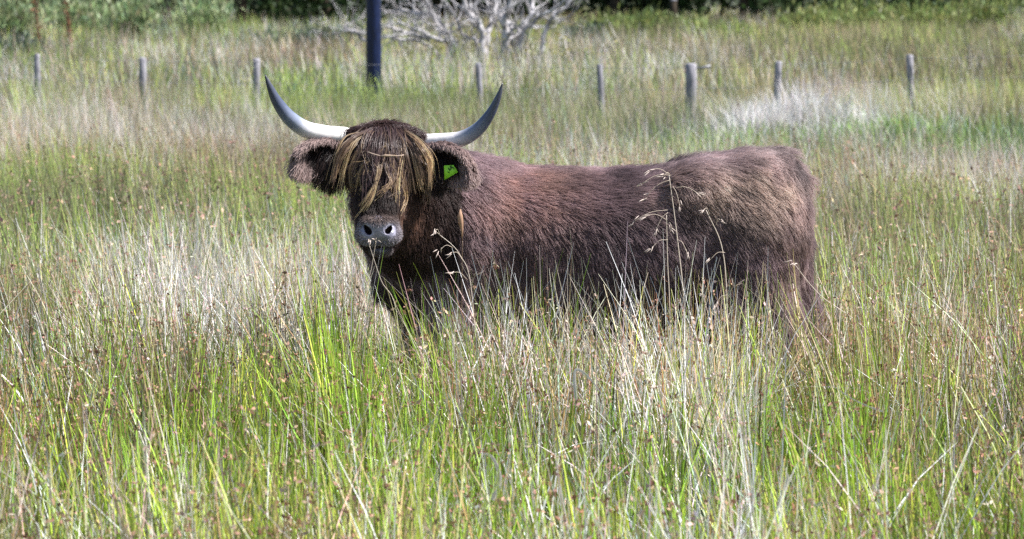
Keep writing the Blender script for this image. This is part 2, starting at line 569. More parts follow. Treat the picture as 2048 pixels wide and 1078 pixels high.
def legs():
    L = []
    for s, dx in ((-1, 0.02), (1, -0.06)):
        fx = -0.27 + dx
        L += [((fx + .08, 12 + s * .13, .70), (fx + .05, 12 + s * .165, .50), .14, .09),
              ((fx + .05, 12 + s * .165, .50), (fx, 12 + s * .15, .27), .085, .052),
              ((fx, 12 + s * .15, .27), (fx + .01, 12 + s * .15, .09), .050, .040),
              ((fx + .01, 12 + s * .15, .09), (fx - .02, 12 + s * .15, .03), .042, .050)]
        bx = -0.045 if s < 0 else -0.095
        L += [((.86 + bx, 12 + s * .12, .78), (.80 + bx, 12 + s * .15, .54), .17, .12),
              ((.90 + bx, 12 + s * .13, .66), (1.00 + bx, 12 + s * .14, .40), .13, .062),
              ((1.00 + bx, 12 + s * .14, .40), (.965 + bx, 12 + s * .14, .10), .054, .042),
              ((.965 + bx, 12 + s * .14, .10), (.935 + bx, 12 + s * .14, .03), .043, .052)]
    return L


LEGS = legs()


def sd_body(p):
    x = p[..., 0]
    top = np.interp(x, TR[:, 0], TR[:, 1]); bot = np.interp(x, TR[:, 0], TR[:, 2]); w = np.interp(x, TR[:, 0], TR[:, 3])
    zc, hz = (top + bot) / 2, (top - bot) / 2
    e = 2.35
    q = (np.abs((p[..., 2] - zc) / hz) ** e + np.abs((p[..., 1] - 12) / w) ** e) ** (1 / e)
    d = (q - 1) * np.minimum(hz, w)
    d = np.maximum(d, np.maximum(x - 1.015, -0.45 - x))
    # haunch, hook bone, shoulder
    for s in (-1, 1):
        d = smin(d, sd_ell(p, (.66, 12 + s * .19, .93), (.10, .08, .07)), 0.10)
        d = smin(d, sd_ell(p, (-.17, 12 + s * .15, .74), (.17, .11, .21)), 0.08)
        d = smin(d, sd_ell(p, (.85, 12 + s * .13, .80), (.17, .13, .20)), 0.08)
    d = smin(d, sd_cone(p, (-.10, 12.0, .868), P(800, 352, 11.79), .118, .118), 0.10)
    d = smin(d, sd_cone(p, (-.16, 12.0, .74), P(790, 400, 11.76), .20, .13), 0.10)
    d = smin(d, sd_cone(p, (-.34, 11.97, .60), P(790, 470, 11.72), .115, .085), 0.08)
    for a, b, ra, rb in LEGS:
        d = smin(d, sd_cone(p, a, b, ra, rb), 0.035)
    # tail
    tl = [(.965, 12, 1.00), (1.025, 12, .94), (1.035, 12, .74), (1.045, 12, .52), (1.055, 12, .38)]
    for i in range(4):
        d = smin(d, sd_cone(p, tl[i], tl[i + 1], .034 - .005 * i, .030 - .005 * i), 0.02)
    # head
    d = smin(d, sd_ell(p, H_POLL, (.128, .13, .105)), 0.05)
    d = smin(d, sd_cone(p, H_BROW, P(758, 443, 11.475), .118, .062), 0.04)
    d = smin(d, sd_cone(p, P(785, 385, 11.70), P(760, 482, 11.53), .098, .050), 0.04)
    d = smin(d, sd_ell(p, H_NOSE, (.070, .060, .046)), 0.03)
    for s in (-1, 1):   # brow ridges and cheeks
        d = smin(d, sd_ell(p, H_BROW + [s * .095, -.035, -.01], (.035, .04, .03)), 0.03)
        d = smin(d, sd_cone(p, H_POLL + [s * .06, 0, .02], H_POLL + [s * .145, -.01, .015], .05, .034), 0.03)
    return d


def grad(f, p, e=0.004):
    g = np.stack([f(p + [e, 0, 0]) - f(p - [e, 0, 0]), f(p + [0, e, 0]) - f(p - [0, e, 0]), f(p + [0, 0, e]) - f(p - [0, 0, e])], -1)
    return norm(g)


def surface_nets(f, lo, hi, h):
    ax = [np.arange(lo[i], hi[i] + h, h) for i in range(3)]
    n = [len(a) for a in ax]
    D = np.empty(n, np.float32)
    YY, ZZ = np.meshgrid(ax[1], ax[2], indexing='ij')
    for i in range(0, n[0], 16):
        X = ax[0][i:i + 16]
        g = np.empty((len(X), n[1], n[2], 3))
        g[..., 0] = X[:, None, None]; g[..., 1] = YY; g[..., 2] = ZZ
        D[i:i + 16] = f(g)
    S = D < 0
    corners = [(a, b, c) for a in (0, 1) for b in (0, 1) for c in (0, 1)]
    sl = lambda A, c: A[c[0]:n[0] - 1 + c[0], c[1]:n[1] - 1 + c[1], c[2]:n[2] - 1 + c[2]]
    cnt = sum(sl(S, c).astype(np.int8) for c in corners)
    cells = np.argwhere((cnt > 0) & (cnt < 8))
    idx = -np.ones((n[0] - 1, n[1] - 1, n[2] - 1), np.int64)
    idx[tuple(cells.T)] = np.arange(len(cells))
    acc = np.zeros((len(cells), 3)); w = np.zeros(len(cells))
    for i in range(8):
        for j in range(i + 1, 8):
            a, b = np.array(corners[i]), np.array(corners[j])
            if np.abs(a - b).sum() != 1: continue
            da = D[tuple((cells + a).T)]; db = D[tuple((cells + b).T)]
            m = (da < 0) != (db < 0)
            t = np.where(m, da / np.where(m, da - db, 1), 0)[:, None]
            acc += np.where(m[:, None], a + (b - a) * t, 0); w += m
    V = (cells + acc / w[:, None]) * h + np.array([a[0] for a in ax])
    F = []
    for axis in range(3):
        u, v = [(1, 2), (2, 0), (0, 1)][axis]
        e = np.zeros(3, int); e[axis] = 1
        A = S[:n[0] - e[0], :n[1] - e[1], :n[2] - e[2]]; B = S[e[0]:, e[1]:, e[2]:]
        ed = np.argwhere(A != B)
        ed = ed[(ed[:, u] > 0) & (ed[:, v] > 0) & (ed[:, u] < n[u] - 1) & (ed[:, v] < n[v] - 1)]
        du = np.zeros(3, int); du[u] = 1
        dv = np.zeros(3, int); dv[v] = 1
        q = np.stack([idx[tuple((ed - du - dv).T)], idx[tuple((ed - dv).T)], idx[tuple(ed.T)], idx[tuple((ed - du).T)]], -1)
        flip = ~A[tuple(ed.T)]
        q[flip] = q[flip][:, ::-1]
        F.append(q)
    F = np.concatenate(F)
    return V, F[(F >= 0).all(1)]


cow = empty('highland_cow', COW)
tag(cow, 'shaggy dark brown highland cow with long upswept horns standing in the rushes', 'cow')
BV, BF = surface_nets(sd_body, (-.68, 11.25, -.02), (1.20, 12.42, 1.22), 0.0105)
body = link('body', np_mesh('body', BV - COW, BF, smooth=True), cow, M_skin)
for s_, leg_i in (('hoof', 3), ('hoof', 7), ('hoof', 11), ('hoof', 15)):
    a, b, ra, rb = LEGS[leg_i]
    b = np.array(b)
    V, F = tube([b + [.005, 0, .05], b + [0, 0, .015], b + [-.012, 0, -.025]], [.050, .058, .066], 12)
    link('hoof', np_mesh('hoof', V - COW, F, smooth=True), cow, M_hoof)

# --- muzzle
MC = P(757, 465, 11.435)


def sd_muzzle(p):
    d = sd_ell(p, MC + [0, .012, .004], (.064, .052, .042))
    d = smin(d, sd_ell(p, MC + [0, .022, .036], (.046, .055, .028)), 0.04)
    d = smin(d, sd_ell(p, MC + [-.034, .002, -.010], (.034, .044, .028)), 0.02)
    d = smin(d, sd_ell(p, MC + [.034, .002, -.010], (.034, .044, .028)), 0.02)
    d = np.minimum(d, sd_ell(p, MC + [.006, .036, -.063], (.036, .048, .016)))
    for s, (rx, rz) in ((-1, (.0105, .0195)), (1, (.0090, .0165))):   # slanting comma-shaped nostrils
        q = p - (MC + [s * .036, 0, .011])
        t = s * -.62
        u = q[..., 0] * math.cos(t) + q[..., 2] * math.sin(t)
        v = -q[..., 0] * math.sin(t) + q[..., 2] * math.cos(t)
        wid = rx * (1 - .35 * np.clip(v / rz, -1, 1))
        nd = (np.sqrt((u / wid) ** 2 + (v / rz) ** 2) - 1) * .010
        nd = np.maximum(nd, np.abs(q[..., 1] + .015) - .055)
        d = np.maximum(d, -nd)
    d = np.maximum(d, -sd_ell(p, MC + [0, -.058, -.026], (.004, .010, .016)))  # groove below the nose
    return d


MV, MF = surface_nets(sd_muzzle, MC - [.115, .09, .10], MC + [.115, .09, .09], 0.0034)
mm, n_, l_, p_ = new_mat('muzzle_skin')
tc = n_.new('ShaderNodeTexCoord')
vo = n_.new('ShaderNodeTexVoronoi'); vo.inputs['Scale'].default_value = 170
l_.new(tc.outputs['Object'], vo.inputs['Vector'])
nz = n_.new('ShaderNodeTexNoise'); nz.inputs['Scale'].default_value = 35; nz.inputs['Detail'].default_value = 5
l_.new(tc.outputs['Object'], nz.inputs['Vector'])
cr = n_.new('ShaderNodeValToRGB')
cr.color_ramp.elements[0].position = 0.35; cr.color_ramp.elements[0].color = (.12, .115, .15, 1)
cr.color_ramp.elements[1].position = 0.68; cr.color_ramp.elements[1].color = (.30, .285, .36, 1)
l_.new(nz.outputs['Fac'], cr.inputs[0]); l_.new(cr.outputs[0], p_.inputs['Base Color'])
p_.inputs['Roughness'].default_value = 0.36
p_.inputs['Specular IOR Level'].default_value = 0.7
bp = n_.new('ShaderNodeBump'); bp.inputs['Strength'].default_value = 0.35; bp.inputs['Distance'].default_value = 0.004
l_.new(vo.outputs['Distance'], bp.inputs['Height']); l_.new(bp.outputs[0], p_.inputs['Normal'])
muzzle = link('muzzle', np_mesh('muzzle', MV - COW, MF, smooth=True), cow, mm)
tag(muzzle, 'wet grey muzzle with dark nostrils')



def muzzle_fuzz():
    N = 9000
    r = sample_surface(MV, MF, N)
    q = r - MC
    pad = (np.abs(q[:, 0]) < .034) & (q[:, 2] > -.026) & (q[:, 2] < .026) & (q[:, 1] < .01)
    nost = np.zeros(N, bool)
    for s in (-1, 1):
        nost |= np.linalg.norm((q - [s * .037, -.04, .011]) / [.022, .06, .027], axis=1) < 1
    r = r[~pad & ~nost]
    N = len(r)
    n = grad(sd_muzzle, r, .002)
    q = r - MC
    t = norm(np.stack([q[:, 0] * 12, 0 * q[:, 0], -.5 + 0 * q[:, 0]], -1))
    ps = grow(r, norm(n + t * .5), norm(n * .4 + t), .006 + .006 * rng.random(N) + .010 * np.clip((q[:, 2] - .02) / .03, 0, 1) + .008 * np.clip((np.abs(q[:, 0]) - .06) / .02, 0, 1), 5, .3)
    e = np.clip((np.abs(q[:, 0]) - .045) / .04, 0, 1)[:, None]
    chin = (q[:, 2] < -.044)[:, None]
    c = np.array([.36, .33, .37]) * (1 - e) + np.array([.34, .29, .30]) * e
    topb = np.clip((q[:, 2] - .024) / .022, 0, 1)[:, None]
    c = c * (1 - topb) + np.array([.20, .145, .13]) * topb
    c = np.where(chin, np.array([.16, .13, .13]), c) * (.7 + .6 * rng.random((N, 1)))
    hair_object('muzzle_fuzz', ps, .0007, .0003, c * .7, c, muzzle, M_fur)


# --- horns
M_horn, n_, l_, p_ = new_mat('horn')
at = n_.new('ShaderNodeAttribute'); at.attribute_name = 'col'
tc = n_.new('ShaderNodeTexCoord')
nz = n_.new('ShaderNodeTexNoise'); nz.inputs['Scale'].default_value = 60; nz.inputs['Detail'].default_value = 4
l_.new(tc.outputs['Object'], nz.inputs['Vector'])
mxh = n_.new('ShaderNodeMix'); mxh.data_type = 'RGBA'; mxh.blend_type = 'MULTIPLY'; mxh.inputs[0].default_value = 0.45
l_.new(at.outputs['Color'], mxh.inputs[6]); l_.new(nz.outputs['Color'], mxh.inputs[7])
mr = n_.new('ShaderNodeMapRange'); mr.inputs['To Min'].default_value = 0.75; mr.inputs['To Max'].default_value = 1.25
l_.new(nz.outputs['Fac'], mr.inputs['Value']); 
mxh.inputs[0].default_value = 1.0
l_.new(mr.outputs[0], mxh.inputs[7])
l_.new(mxh.outputs[2], p_.inputs['Base Color'])
p_.inputs['Roughness'].default_value = 0.30
p_.inputs['Specular IOR Level'].default_value = 0.5
bp = n_.new('ShaderNodeBump'); bp.inputs['Strength'].default_value = 0.25; bp.inputs['Distance'].default_value = 0.003
l_.new(nz.outputs['Fac'], bp.inputs['Height']); l_.new(bp.outputs[0], p_.inputs['Normal'])


def horn(ctrl, label):
    c = spline([[*P(px, py, Y), r] for px, py, Y, r in ctrl], 44)
    rad = c[:, 3].copy()
    s = np.linspace(0, 1, len(c))
    rad *= 1 + 0.018 * np.sin(s * 90) * np.clip(1 - s * 1.8, 0, 1)
    V, F = tube(c[:, :3], rad, 18)
    keys = np.array([0, .22, .38, .52, .68, .88, 1.0])
    tab = np.array([(.80, .70, .62), (.83, .78, .73), (.74, .70, .69), (.20, .23, .31), (.065, .08, .135), (.055, .06, .085), (.04, .04, .045)])
    C = np.stack([np.interp(s, keys, tab[:, i]) for i in range(3)], -1)
    C = np.concatenate([np.repeat(C, 18, 0), C[:1], C[-1:]])
    C[:len(s) * 18] *= (1 + 0.05 * rng.standard_normal((18, 1))).repeat(1, 1)[np.tile(np.arange(18), len(s))]
    o = link('horn', np_mesh('horn', V - COW, F, C, smooth=True), cow, M_horn)
    tag(o, label)


horn([(712, 278, 11.665, .030), (690, 272, 11.655, .031), (650, 268, 11.63, .0305), (610, 258, 11.60, .029), (578, 235, 11.57, .0255), (554, 203, 11.55, .019),
      (540, 174, 11.535, .0115), (530, 149, 11.53, .002)], 'long horn, cream at the root and slate grey to its high tip')
horn([(830, 286, 11.665, .029), (850, 285, 11.655, .0295), (885, 283, 11.63, .029), (922, 278, 11.60, .0275), (955, 259, 11.57, .0235), (980, 228, 11.55, .0175),
      (997, 193, 11.535, .010), (1005, 166, 11.53, .002)], 'slightly shorter horn beside the tagged ear, cream at the root and slate grey above')

# --- eyes (under the forelock)
M_eye = noisy_mat('eye', (.008, .006, .005), (.02, .014, .01), 5.0, 0.08, 0.6)
for px in (718, 812):
    c = P(px, 372, 11.55)
    V, F = surface_nets(lambda p: sd_ell(p, c, (.017, .017, .017)), c - .025, c + .025, .005)
    link('eye', np_mesh('eye', V - COW, F, smooth=True), cow, M_eye)


# --- hair
def sample_surface(V, F, n):
    T = np.concatenate([F[:, [0, 1, 2]], F[:, [0, 2, 3]]])
    a, b, c = V[T[:, 0]], V[T[:, 1]], V[T[:, 2]]
    ar = np.linalg.norm(np.cross(b - a, c - a), axis=1)
    t = rng.choice(len(T), n, p=ar / ar.sum())
    u, v = rng.random((2, n))
    m = u + v > 1
    u, v = np.where(m, 1 - u, u), np.where(m, 1 - v, v)
    return a[t] + u[:, None] * (b[t] - a[t]) + v[:, None] * (c[t] - a[t])


def push_out(pos, margin):
    """keep hair points outside the body"""
    sh = pos.shape
    q = pos.reshape(-1, 3)
    for _ in range(2):
        d = sd_body(q)
        m = d < margin.reshape(-1)
        if m.any():
            g = grad(sd_body, q[m])
            q[m] += g * (margin.reshape(-1)[m] - d[m])[:, None]
    return q.reshape(sh)


def clump(pos, m, strength, power=1.4):
    """pull each hair's tip towards its clump leader"""
    N, k = pos.shape[:2]
    lead = rng.choice(N, m, replace=False)
    kd = kdtree.KDTree(m)
    for i, j in enumerate(lead):
        kd.insert(pos[j, 0], i)
    kd.balance()
    near = np.array([kd.find(p)[1] for p in pos[:, 0]])
    L = lead[near]
    s = np.linspace(0, 1, k)
    off = pos[L] - pos
    keep = (np.linalg.norm(off[:, 0], axis=1) < 0.06)[:, None, None]
    return pos + off * (strength * s ** power)[None, :, None] * keep, L


def hair_object(name, pos, r0, r1, c0, c1, parent, mat, fade=1.3):
    N, k = pos.shape[:2]
    hc = bpy.data.hair_curves.new(name)
    hc.add_curves([k] * N)
    hc.attributes['position'].data.foreach_set('vector', (pos - COW).astype(np.float32).ravel())
    s = np.linspace(0, 1, k)
    rad = np.broadcast_to((r0 + (r1 - r0) * s ** 1.5)[None], (N, k)).astype(np.float32)
    at = hc.attributes.get('radius') or hc.attributes.new('radius', 'FLOAT', 'POINT')
    at.data.foreach_set('value', np.ascontiguousarray(rad).ravel())
    f = (s ** fade)[None, :, None]
    C = np.ones((N, k, 4), np.float32)
    C[..., :3] = c0[:, None] * (1 - f) + c1[:, None] * f
    a = hc.attributes.new('col', 'FLOAT_COLOR', 'POINT')
    a.data.foreach_set('color', C.ravel())
    return link(name, hc, parent, mat)


def grow(root, d0, d1, L, k, wob=0.12, turn=1.0):
    s = np.linspace(0, 1, k)
    pos = np.empty((len(root), k, 3))
    pos[:, 0] = root
    wv = rng.standard_normal((len(root), 3)) * wob
    for i in range(1, k):
        f = s[i] ** turn
        d = norm(d0 * (1 - f) + d1 * f + wv * s[i])
        pos[:, i] = pos[:, i - 1] + d * (L / (k - 1))[:, None]
    return pos


def blob(x, z, cx, cz, rx, rz):
    return np.exp(-((x - cx) / rx) ** 2 - ((z - cz) / rz) ** 2)


def px_xz(px, py):
    p = P(px, py, 11.74)
    return p[0], p[2]


muzzle_fuzz()
# coat
N = 250000
root = sample_surface(BV, BF, N)
root = root[(root[:, 2] > 0.10) & (sd_muzzle(root) > 0.004)]
# fewer hairs on the side nobody sees
away = (root[:, 1] > 12.08) & (rng.random(len(root)) < 0.55)
root = root[~away]
N = len(root)
nrm = grad(sd_body, root)
x, y, z = root.T
head = np.clip((11.80 - y) / 0.12, 0, 1) * (x < -.2)
flow = np.tile([0.50, 0.0, -0.80], (N, 1))
topness = np.clip((nrm[:, 2] - 0.25) / 0.6, 0, 1)[:, None]
flow = flow * (1 - topness) + np.array([0.95, 0, -0.05]) * topness
rear = np.clip((x - 0.62) / 0.3, 0, 1)[:, None]
flow = flow * (1 - rear) + np.array([0.62, 0, -0.72]) * rear
rend = np.clip((x - 0.93) / 0.06, 0, 1)[:, None]
flow = flow * (1 - rend) + np.array([.12, 0, -1.0]) * rend
low = np.clip((0.66 - z) / 0.2, 0, 1)[:, None]
flow = flow * (1 - low) + np.array([0.12, 0, -1.0]) * low
swirl = np.stack([fbm(x * 5, y * 5, z * 5, seed=60) - .5, fbm(x * 5, y * 5, z * 5, seed=70) - .5, fbm(x * 5, y * 5, z * 5, seed=80) - .5], -1)
swirl2 = np.stack([fbm(x * 16, y * 16, z * 16, seed=61) - .5, fbm(x * 16, y * 16, z * 16, seed=71) - .5, fbm(x * 16, y * 16, z * 16, seed=81) - .5], -1)
flow = flow + swirl * 1.5 + swirl2 * 0.9
hflow = np.stack([(x - H_NOSE[0]) * 2.0, -0.3 + 0 * x, -0.9 + 0 * x], -1)
flow = np.where(((x > .995) & (np.abs(y - 12) < .07))[:, None], np.array([.04, 0, -1.0]), flow)
flow = flow * (1 - head[:, None]) + hflow * head[:, None]
tang = norm(flow - nrm * (flow * nrm).sum(-1, keepdims=True))
Lh = 0.048 + 0.040 * fbm(x * 6, y * 6, z * 6, seed=90) + 0.012 * rng.random(N)
Lh = Lh * (1 + 0.45 * np.clip((0.66 - z) / 0.2, 0, 1) * (z > 0.40))
Lh = np.where(head > 0.5, 0.030 + 0.012 * rng.random(N) + 0.03 * np.clip((11.72 - y < 0.05), 0, 1), Lh)
Lh = np.where(z < 0.40, 0.035 + 0.02 * rng.random(N), Lh)
tail_m = (x > 1.0) & (np.abs(y - 12) < 0.06)
Lh = np.where(tail_m & (z < 0.62), 0.16, Lh)
near_muz = sd_muzzle(root)
Lh = np.where(near_muz < 0.05, np.minimum(Lh, 0.014 + near_muz * 0.6), Lh)
d0 = norm(nrm * (0.55 + .35 * rng.random(N))[:, None] + tang)
d1 = norm(nrm * 0.06 + tang + np.array([0, 0, -0.22]))
pos = grow(root, d0, d1, Lh, 6, 0.24)
pos, lead = clump(pos, 9000, 0.30, 1.8)
k = pos.shape[1]
pos = push_out(pos, np.broadcast_to((0.002 + 0.010 * np.linspace(0, 1, k))[None], pos.shape[:2]))
lx, ly, lz = root[lead].T
pn = 0.6 * fbm(lx * 7, ly * 7, lz * 7, seed=100) + 0.4 * fbm(x * 22, y * 22, z * 22, seed=110)
band = fbm(x * 9 + z * 4, y * 9, z * 3.2 - x * 2, seed=120)
tone = 0.42 + 0.75 * (pn - 0.2) + 1.5 * (band - .37) + 0.16 * rng.standard_normal(N) + 0.10 * rng.standard_normal(N)[lead]
c0 = np.tile([.235, .158, .175], (N, 1)); c1 = np.tile([.375, .262, .283], (N, 1))


band2 = fbm(x * 7 - z * 6, y * 6, z * 11 + x * 5, seed=130)


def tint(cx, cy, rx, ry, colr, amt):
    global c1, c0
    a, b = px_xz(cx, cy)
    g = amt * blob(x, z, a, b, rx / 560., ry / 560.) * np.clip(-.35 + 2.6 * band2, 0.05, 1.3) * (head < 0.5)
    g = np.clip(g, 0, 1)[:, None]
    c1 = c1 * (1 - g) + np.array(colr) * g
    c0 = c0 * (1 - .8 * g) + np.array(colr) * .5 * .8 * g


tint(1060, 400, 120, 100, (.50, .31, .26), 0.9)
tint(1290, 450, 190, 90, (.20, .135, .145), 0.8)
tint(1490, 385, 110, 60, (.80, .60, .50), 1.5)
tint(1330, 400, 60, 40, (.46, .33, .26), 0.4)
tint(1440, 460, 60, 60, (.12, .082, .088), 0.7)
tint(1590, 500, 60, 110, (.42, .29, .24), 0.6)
tint(1520, 300, 140, 30, (.56, .43, .40), 1.0)  # pale rim light on top of the rump, painted into the hair
tint(1200, 325, 300, 18, (.56, .44, .43), 1.0)  # rim light along the back put into the hair colour
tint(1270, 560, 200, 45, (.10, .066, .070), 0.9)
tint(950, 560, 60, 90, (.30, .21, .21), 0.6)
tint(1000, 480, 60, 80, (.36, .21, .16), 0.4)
c0 = np.where(head[:, None] > 0.5, np.array([.030, .018, .017]), c0)
c1 = np.where(head[:, None] > 0.5, np.array([.085, .050, .044]), c1)
chk = np.clip(blob(x, z, *px_xz(822, 420), .05, .07), 0, 1)[:, None] * (head[:, None] > 0.3)
c1 = c1 * (1 - .8 * chk) + np.array([.30, .15, .09]) * .8 * chk  # sunlit reddish cheek: the light is put into the hair colour
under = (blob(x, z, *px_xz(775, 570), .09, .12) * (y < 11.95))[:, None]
c1 = c1 * (1 - .75 * under); c0 = c0 * (1 - .75 * under)  # dark beard, and the head's shade on the chest painted into the hair
tn = np.clip(tone, 0.25, 2.2)[:, None]
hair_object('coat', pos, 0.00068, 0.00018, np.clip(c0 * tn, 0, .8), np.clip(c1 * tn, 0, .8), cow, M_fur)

# forelock: strands start over the poll and hang down over the face, lying on the head
def front_depth(px, py):
    """distance of the head's front surface at a photo pixel; far value where there is no head"""
    u, v = (px - CX) / FPX, (CY - py) / FPX
    d = np.stack([u, math.cos(PITCH) + v * math.sin(PITCH), -math.sin(PITCH) + v * math.cos(PITCH)], -1)
    d = d / d[:, 1:2]
    t = np.full(len(px), 11.25)
    for _ in range(40):
        p = np.array([0, 0, EYE]) + d * t[:, None]
        t = np.minimum(t + np.maximum(sd_body(p), 0.0004) * 0.9, 11.75)
    return t, d


GOLD = [  # photo paths of the golden locks, root first
    [(745, 262), (705, 275), (678, 315), (668, 368)], [(742, 268), (712, 285), (690, 330), (678, 384)], [(748, 268), (722, 292), (702, 335), (704, 385)],
    [(752, 272), (730, 292), (712, 330), (700, 352)], [(756, 275), (738, 300), (722, 345), (708, 392)], [(762, 268), (766, 290), (752, 318), (722, 338)],
    [(764, 272), (762, 296), (738, 326), (712, 352)], [(786, 272), (798, 300), (794, 335), (785, 362), (757, 386)], [(790, 270), (800, 305), (796, 350), (794, 402)],
    [(795, 268), (812, 300), (820, 345), (826, 392)], [(792, 268), (808, 305), (812, 350), (818, 384)], [(800, 266), (828, 295), (840, 335), (848, 372)],
    [(798, 268), (822, 300), (832, 340), (838, 380)], [(804, 264), (836, 288), (856, 325), (863, 374)], [(802, 264), (838, 280), (862, 318), (868, 360)],
    [(760, 290), (752, 350), (742, 395), (716, 432)], [(770, 290), (758, 345), (738, 385), (722, 418)],
    [(784, 300), (806, 350), (812, 392), (800, 425)], [(796, 290), (846, 320), (858, 370), (852, 402)], [(746, 272), (700, 292), (676, 335), (660, 374)],
    [(776, 300), (772, 340), (778, 370), (752, 392)]]


def stretch(g):
    g = np.array(g, float)
    g[0, 1] -= 10
    g[-1] += (g[-1] - g[-2]) * .06
    return g


def lock_paths():
    G = [spline(np.array(stretch(g), float) + rng.standard_normal((len(g), 2)) * 2.0, 18) for g in GOLD]
    G += [spline(np.array(stretch(g), float) + rng.standard_normal((1, 2)) * [9, 4] + rng.standard_normal((len(g), 2)) * 5.0, 18) for g in GOLD]
    D_, ad = [], []
    for i in range(170):                          # dark under-layer fanning out from the middle of the poll
        a_ = -1 + 2 * (i + rng.random()) / 170
        b_ = rng.random() ** .8
        x0, y0 = 766 + a_ * (34 + 24 * b_), 253 + 14 * (1 - b_) + 9 * a_ * a_
        L_ = 72 + 72 * rng.random() - 12 * abs(a_)
        x1 = x0 + a_ * (42 + 12 * rng.random()) + rng.standard_normal() * 6
        x2 = x1 + a_ * 8 + rng.standard_normal() * 14
        D_.append(spline(np.array([(x0, y0), (x0 + (x1 - x0) * .55, y0 + L_ * .14 - 5 * b_), (x1, y0 + L_ * .50), (x2, y0 + L_)]), 18))
        ad.append(a_)
    return np.array(G), np.array(D_)


k = 18
GP, DP = lock_paths()
NG, ND = len(GP), len(DP)
PXY = np.concatenate([GP, DP])
NC = NG + ND
s = np.linspace(0, 1, k)
T, D = front_depth(PXY[..., 0].ravel(), PXY[..., 1].ravel())
T = np.minimum(T.reshape(NC, k), 11.66)
T[:, 0] = np.minimum(T[:, 0], 11.63)
T[:NG] = np.minimum(T[:NG], (11.62 - .07 * np.clip(s * 2.2, 0, 1))[None])
Ts = T.copy()
for i in range(k):                               # strands hang straight over hollows
    Ts[:, i] = np.minimum(T[:, i], T[:, max(i - 3, 0):i + 1].min(1) + .010)
for _ in range(2):
    Ts[:, 1:-1] = (Ts[:, :-2] + 2 * Ts[:, 1:-1] + Ts[:, 2:]) / 4
base_l = np.concatenate([.024 + .016 * rng.random(NG), .004 + .028 * rng.random(ND)])
Ts = Ts - base_l[:, None] * np.clip(s * 3.5, .25, 1)[None]
mid = np.array([0, 0, EYE]) + D.reshape(NC, k, 3) * Ts[..., None]
cnt = np.concatenate([np.where(np.arange(NG) < len(GOLD), 40, 5), np.full(ND, 52)])
g = np.repeat(np.arange(NC), cnt)
N = len(g)
gl = g < NG
taper = np.where(gl[:, None], .0044 * (1 - .62 * s[None] ** 1.1) * (.55 + .45 * np.sin(np.clip(s * 2, 0, 1) * math.pi / 2))[None], .0105 * (1 - .55 * s[None]))
off = rng.standard_normal((N, 3))
wav = rng.standard_normal((N, 3))
pos = mid[g] + off[:, None] * [1, .7, .5] * taper[..., None] + wav[:, None] * (.008 * s ** 2)[None, :, None]
cut = .55 + .45 * rng.random(N) ** .7             # uneven ends
f = (s[None] * cut[:, None]) * (k - 1)
i0 = np.minimum(f.astype(int), k - 2); fr = (f - i0)[..., None]
ar_ = np.arange(N)[:, None]
pos = pos[ar_, i0] * (1 - fr) + pos[ar_, i0 + 1] * fr
gold = np.concatenate([np.where(rng.random(NG) < .3, .2, .65 + .35 * rng.random(NG)), np.where(rng.random(ND) < .16, .45 * rng.random(ND), 0.0)])
tnc = (.75 + .45 * rng.random(NC))[g][:, None] * (.75 + .5 * rng.random((N, 1)))
c0 = np.tile([.065, .036, .034], (N, 1)) * tnc
gh = gold[g] * np.where(rng.random(N) < .26, .15, 1) * (.75 + .5 * rng.random(N))
gh = np.clip(gh, 0, 1)[:, None]
tipc = np.array([.10, .060, .056]) * (1 - gh) + np.array([.92, .64, .35]) * gh
hair_object('forelock', pos, 0.0009, 0.00045, c0, np.clip(tipc * tnc, 0, .85), cow, M_lock, fade=0.85)
# short dark hair over the poll and round the horn roots
N = 9000
a = rng.random(N) * 2 - 1
root = H_POLL + np.stack([a * .15, .0 + .14 * rng.random(N), .12 + 0 * a], -1)
for _ in range(3):
    root = root - grad(sd_body, root) * sd_body(root)[:, None]
nn = grad(sd_body, root)
d0 = norm(nn * .5 + np.stack([a * .8, -.2 + 0 * a, 0 * a], -1))
d1 = norm(np.stack([a * 1.0, -.5 + 0 * a, -.5 + 0 * a], -1))
pos = grow(root, d0, d1, .022 + .05 * rng.random(N) ** 2, 8, .3)
pos, lead = clump(pos, 900, .25)
pos = push_out(pos, np.broadcast_to((0.004 + 0.016 * np.linspace(0, 1, 8))[None], pos.shape[:2]))
tnc = (0.7 + .6 * rng.random((N, 1)))
hair_object('crown_hair', pos, 0.0008, 0.0003, np.tile([.06, .034, .032], (N, 1)) * tnc, np.tile([.12, .072, .066], (N, 1)) * tnc, cow, M_lock)


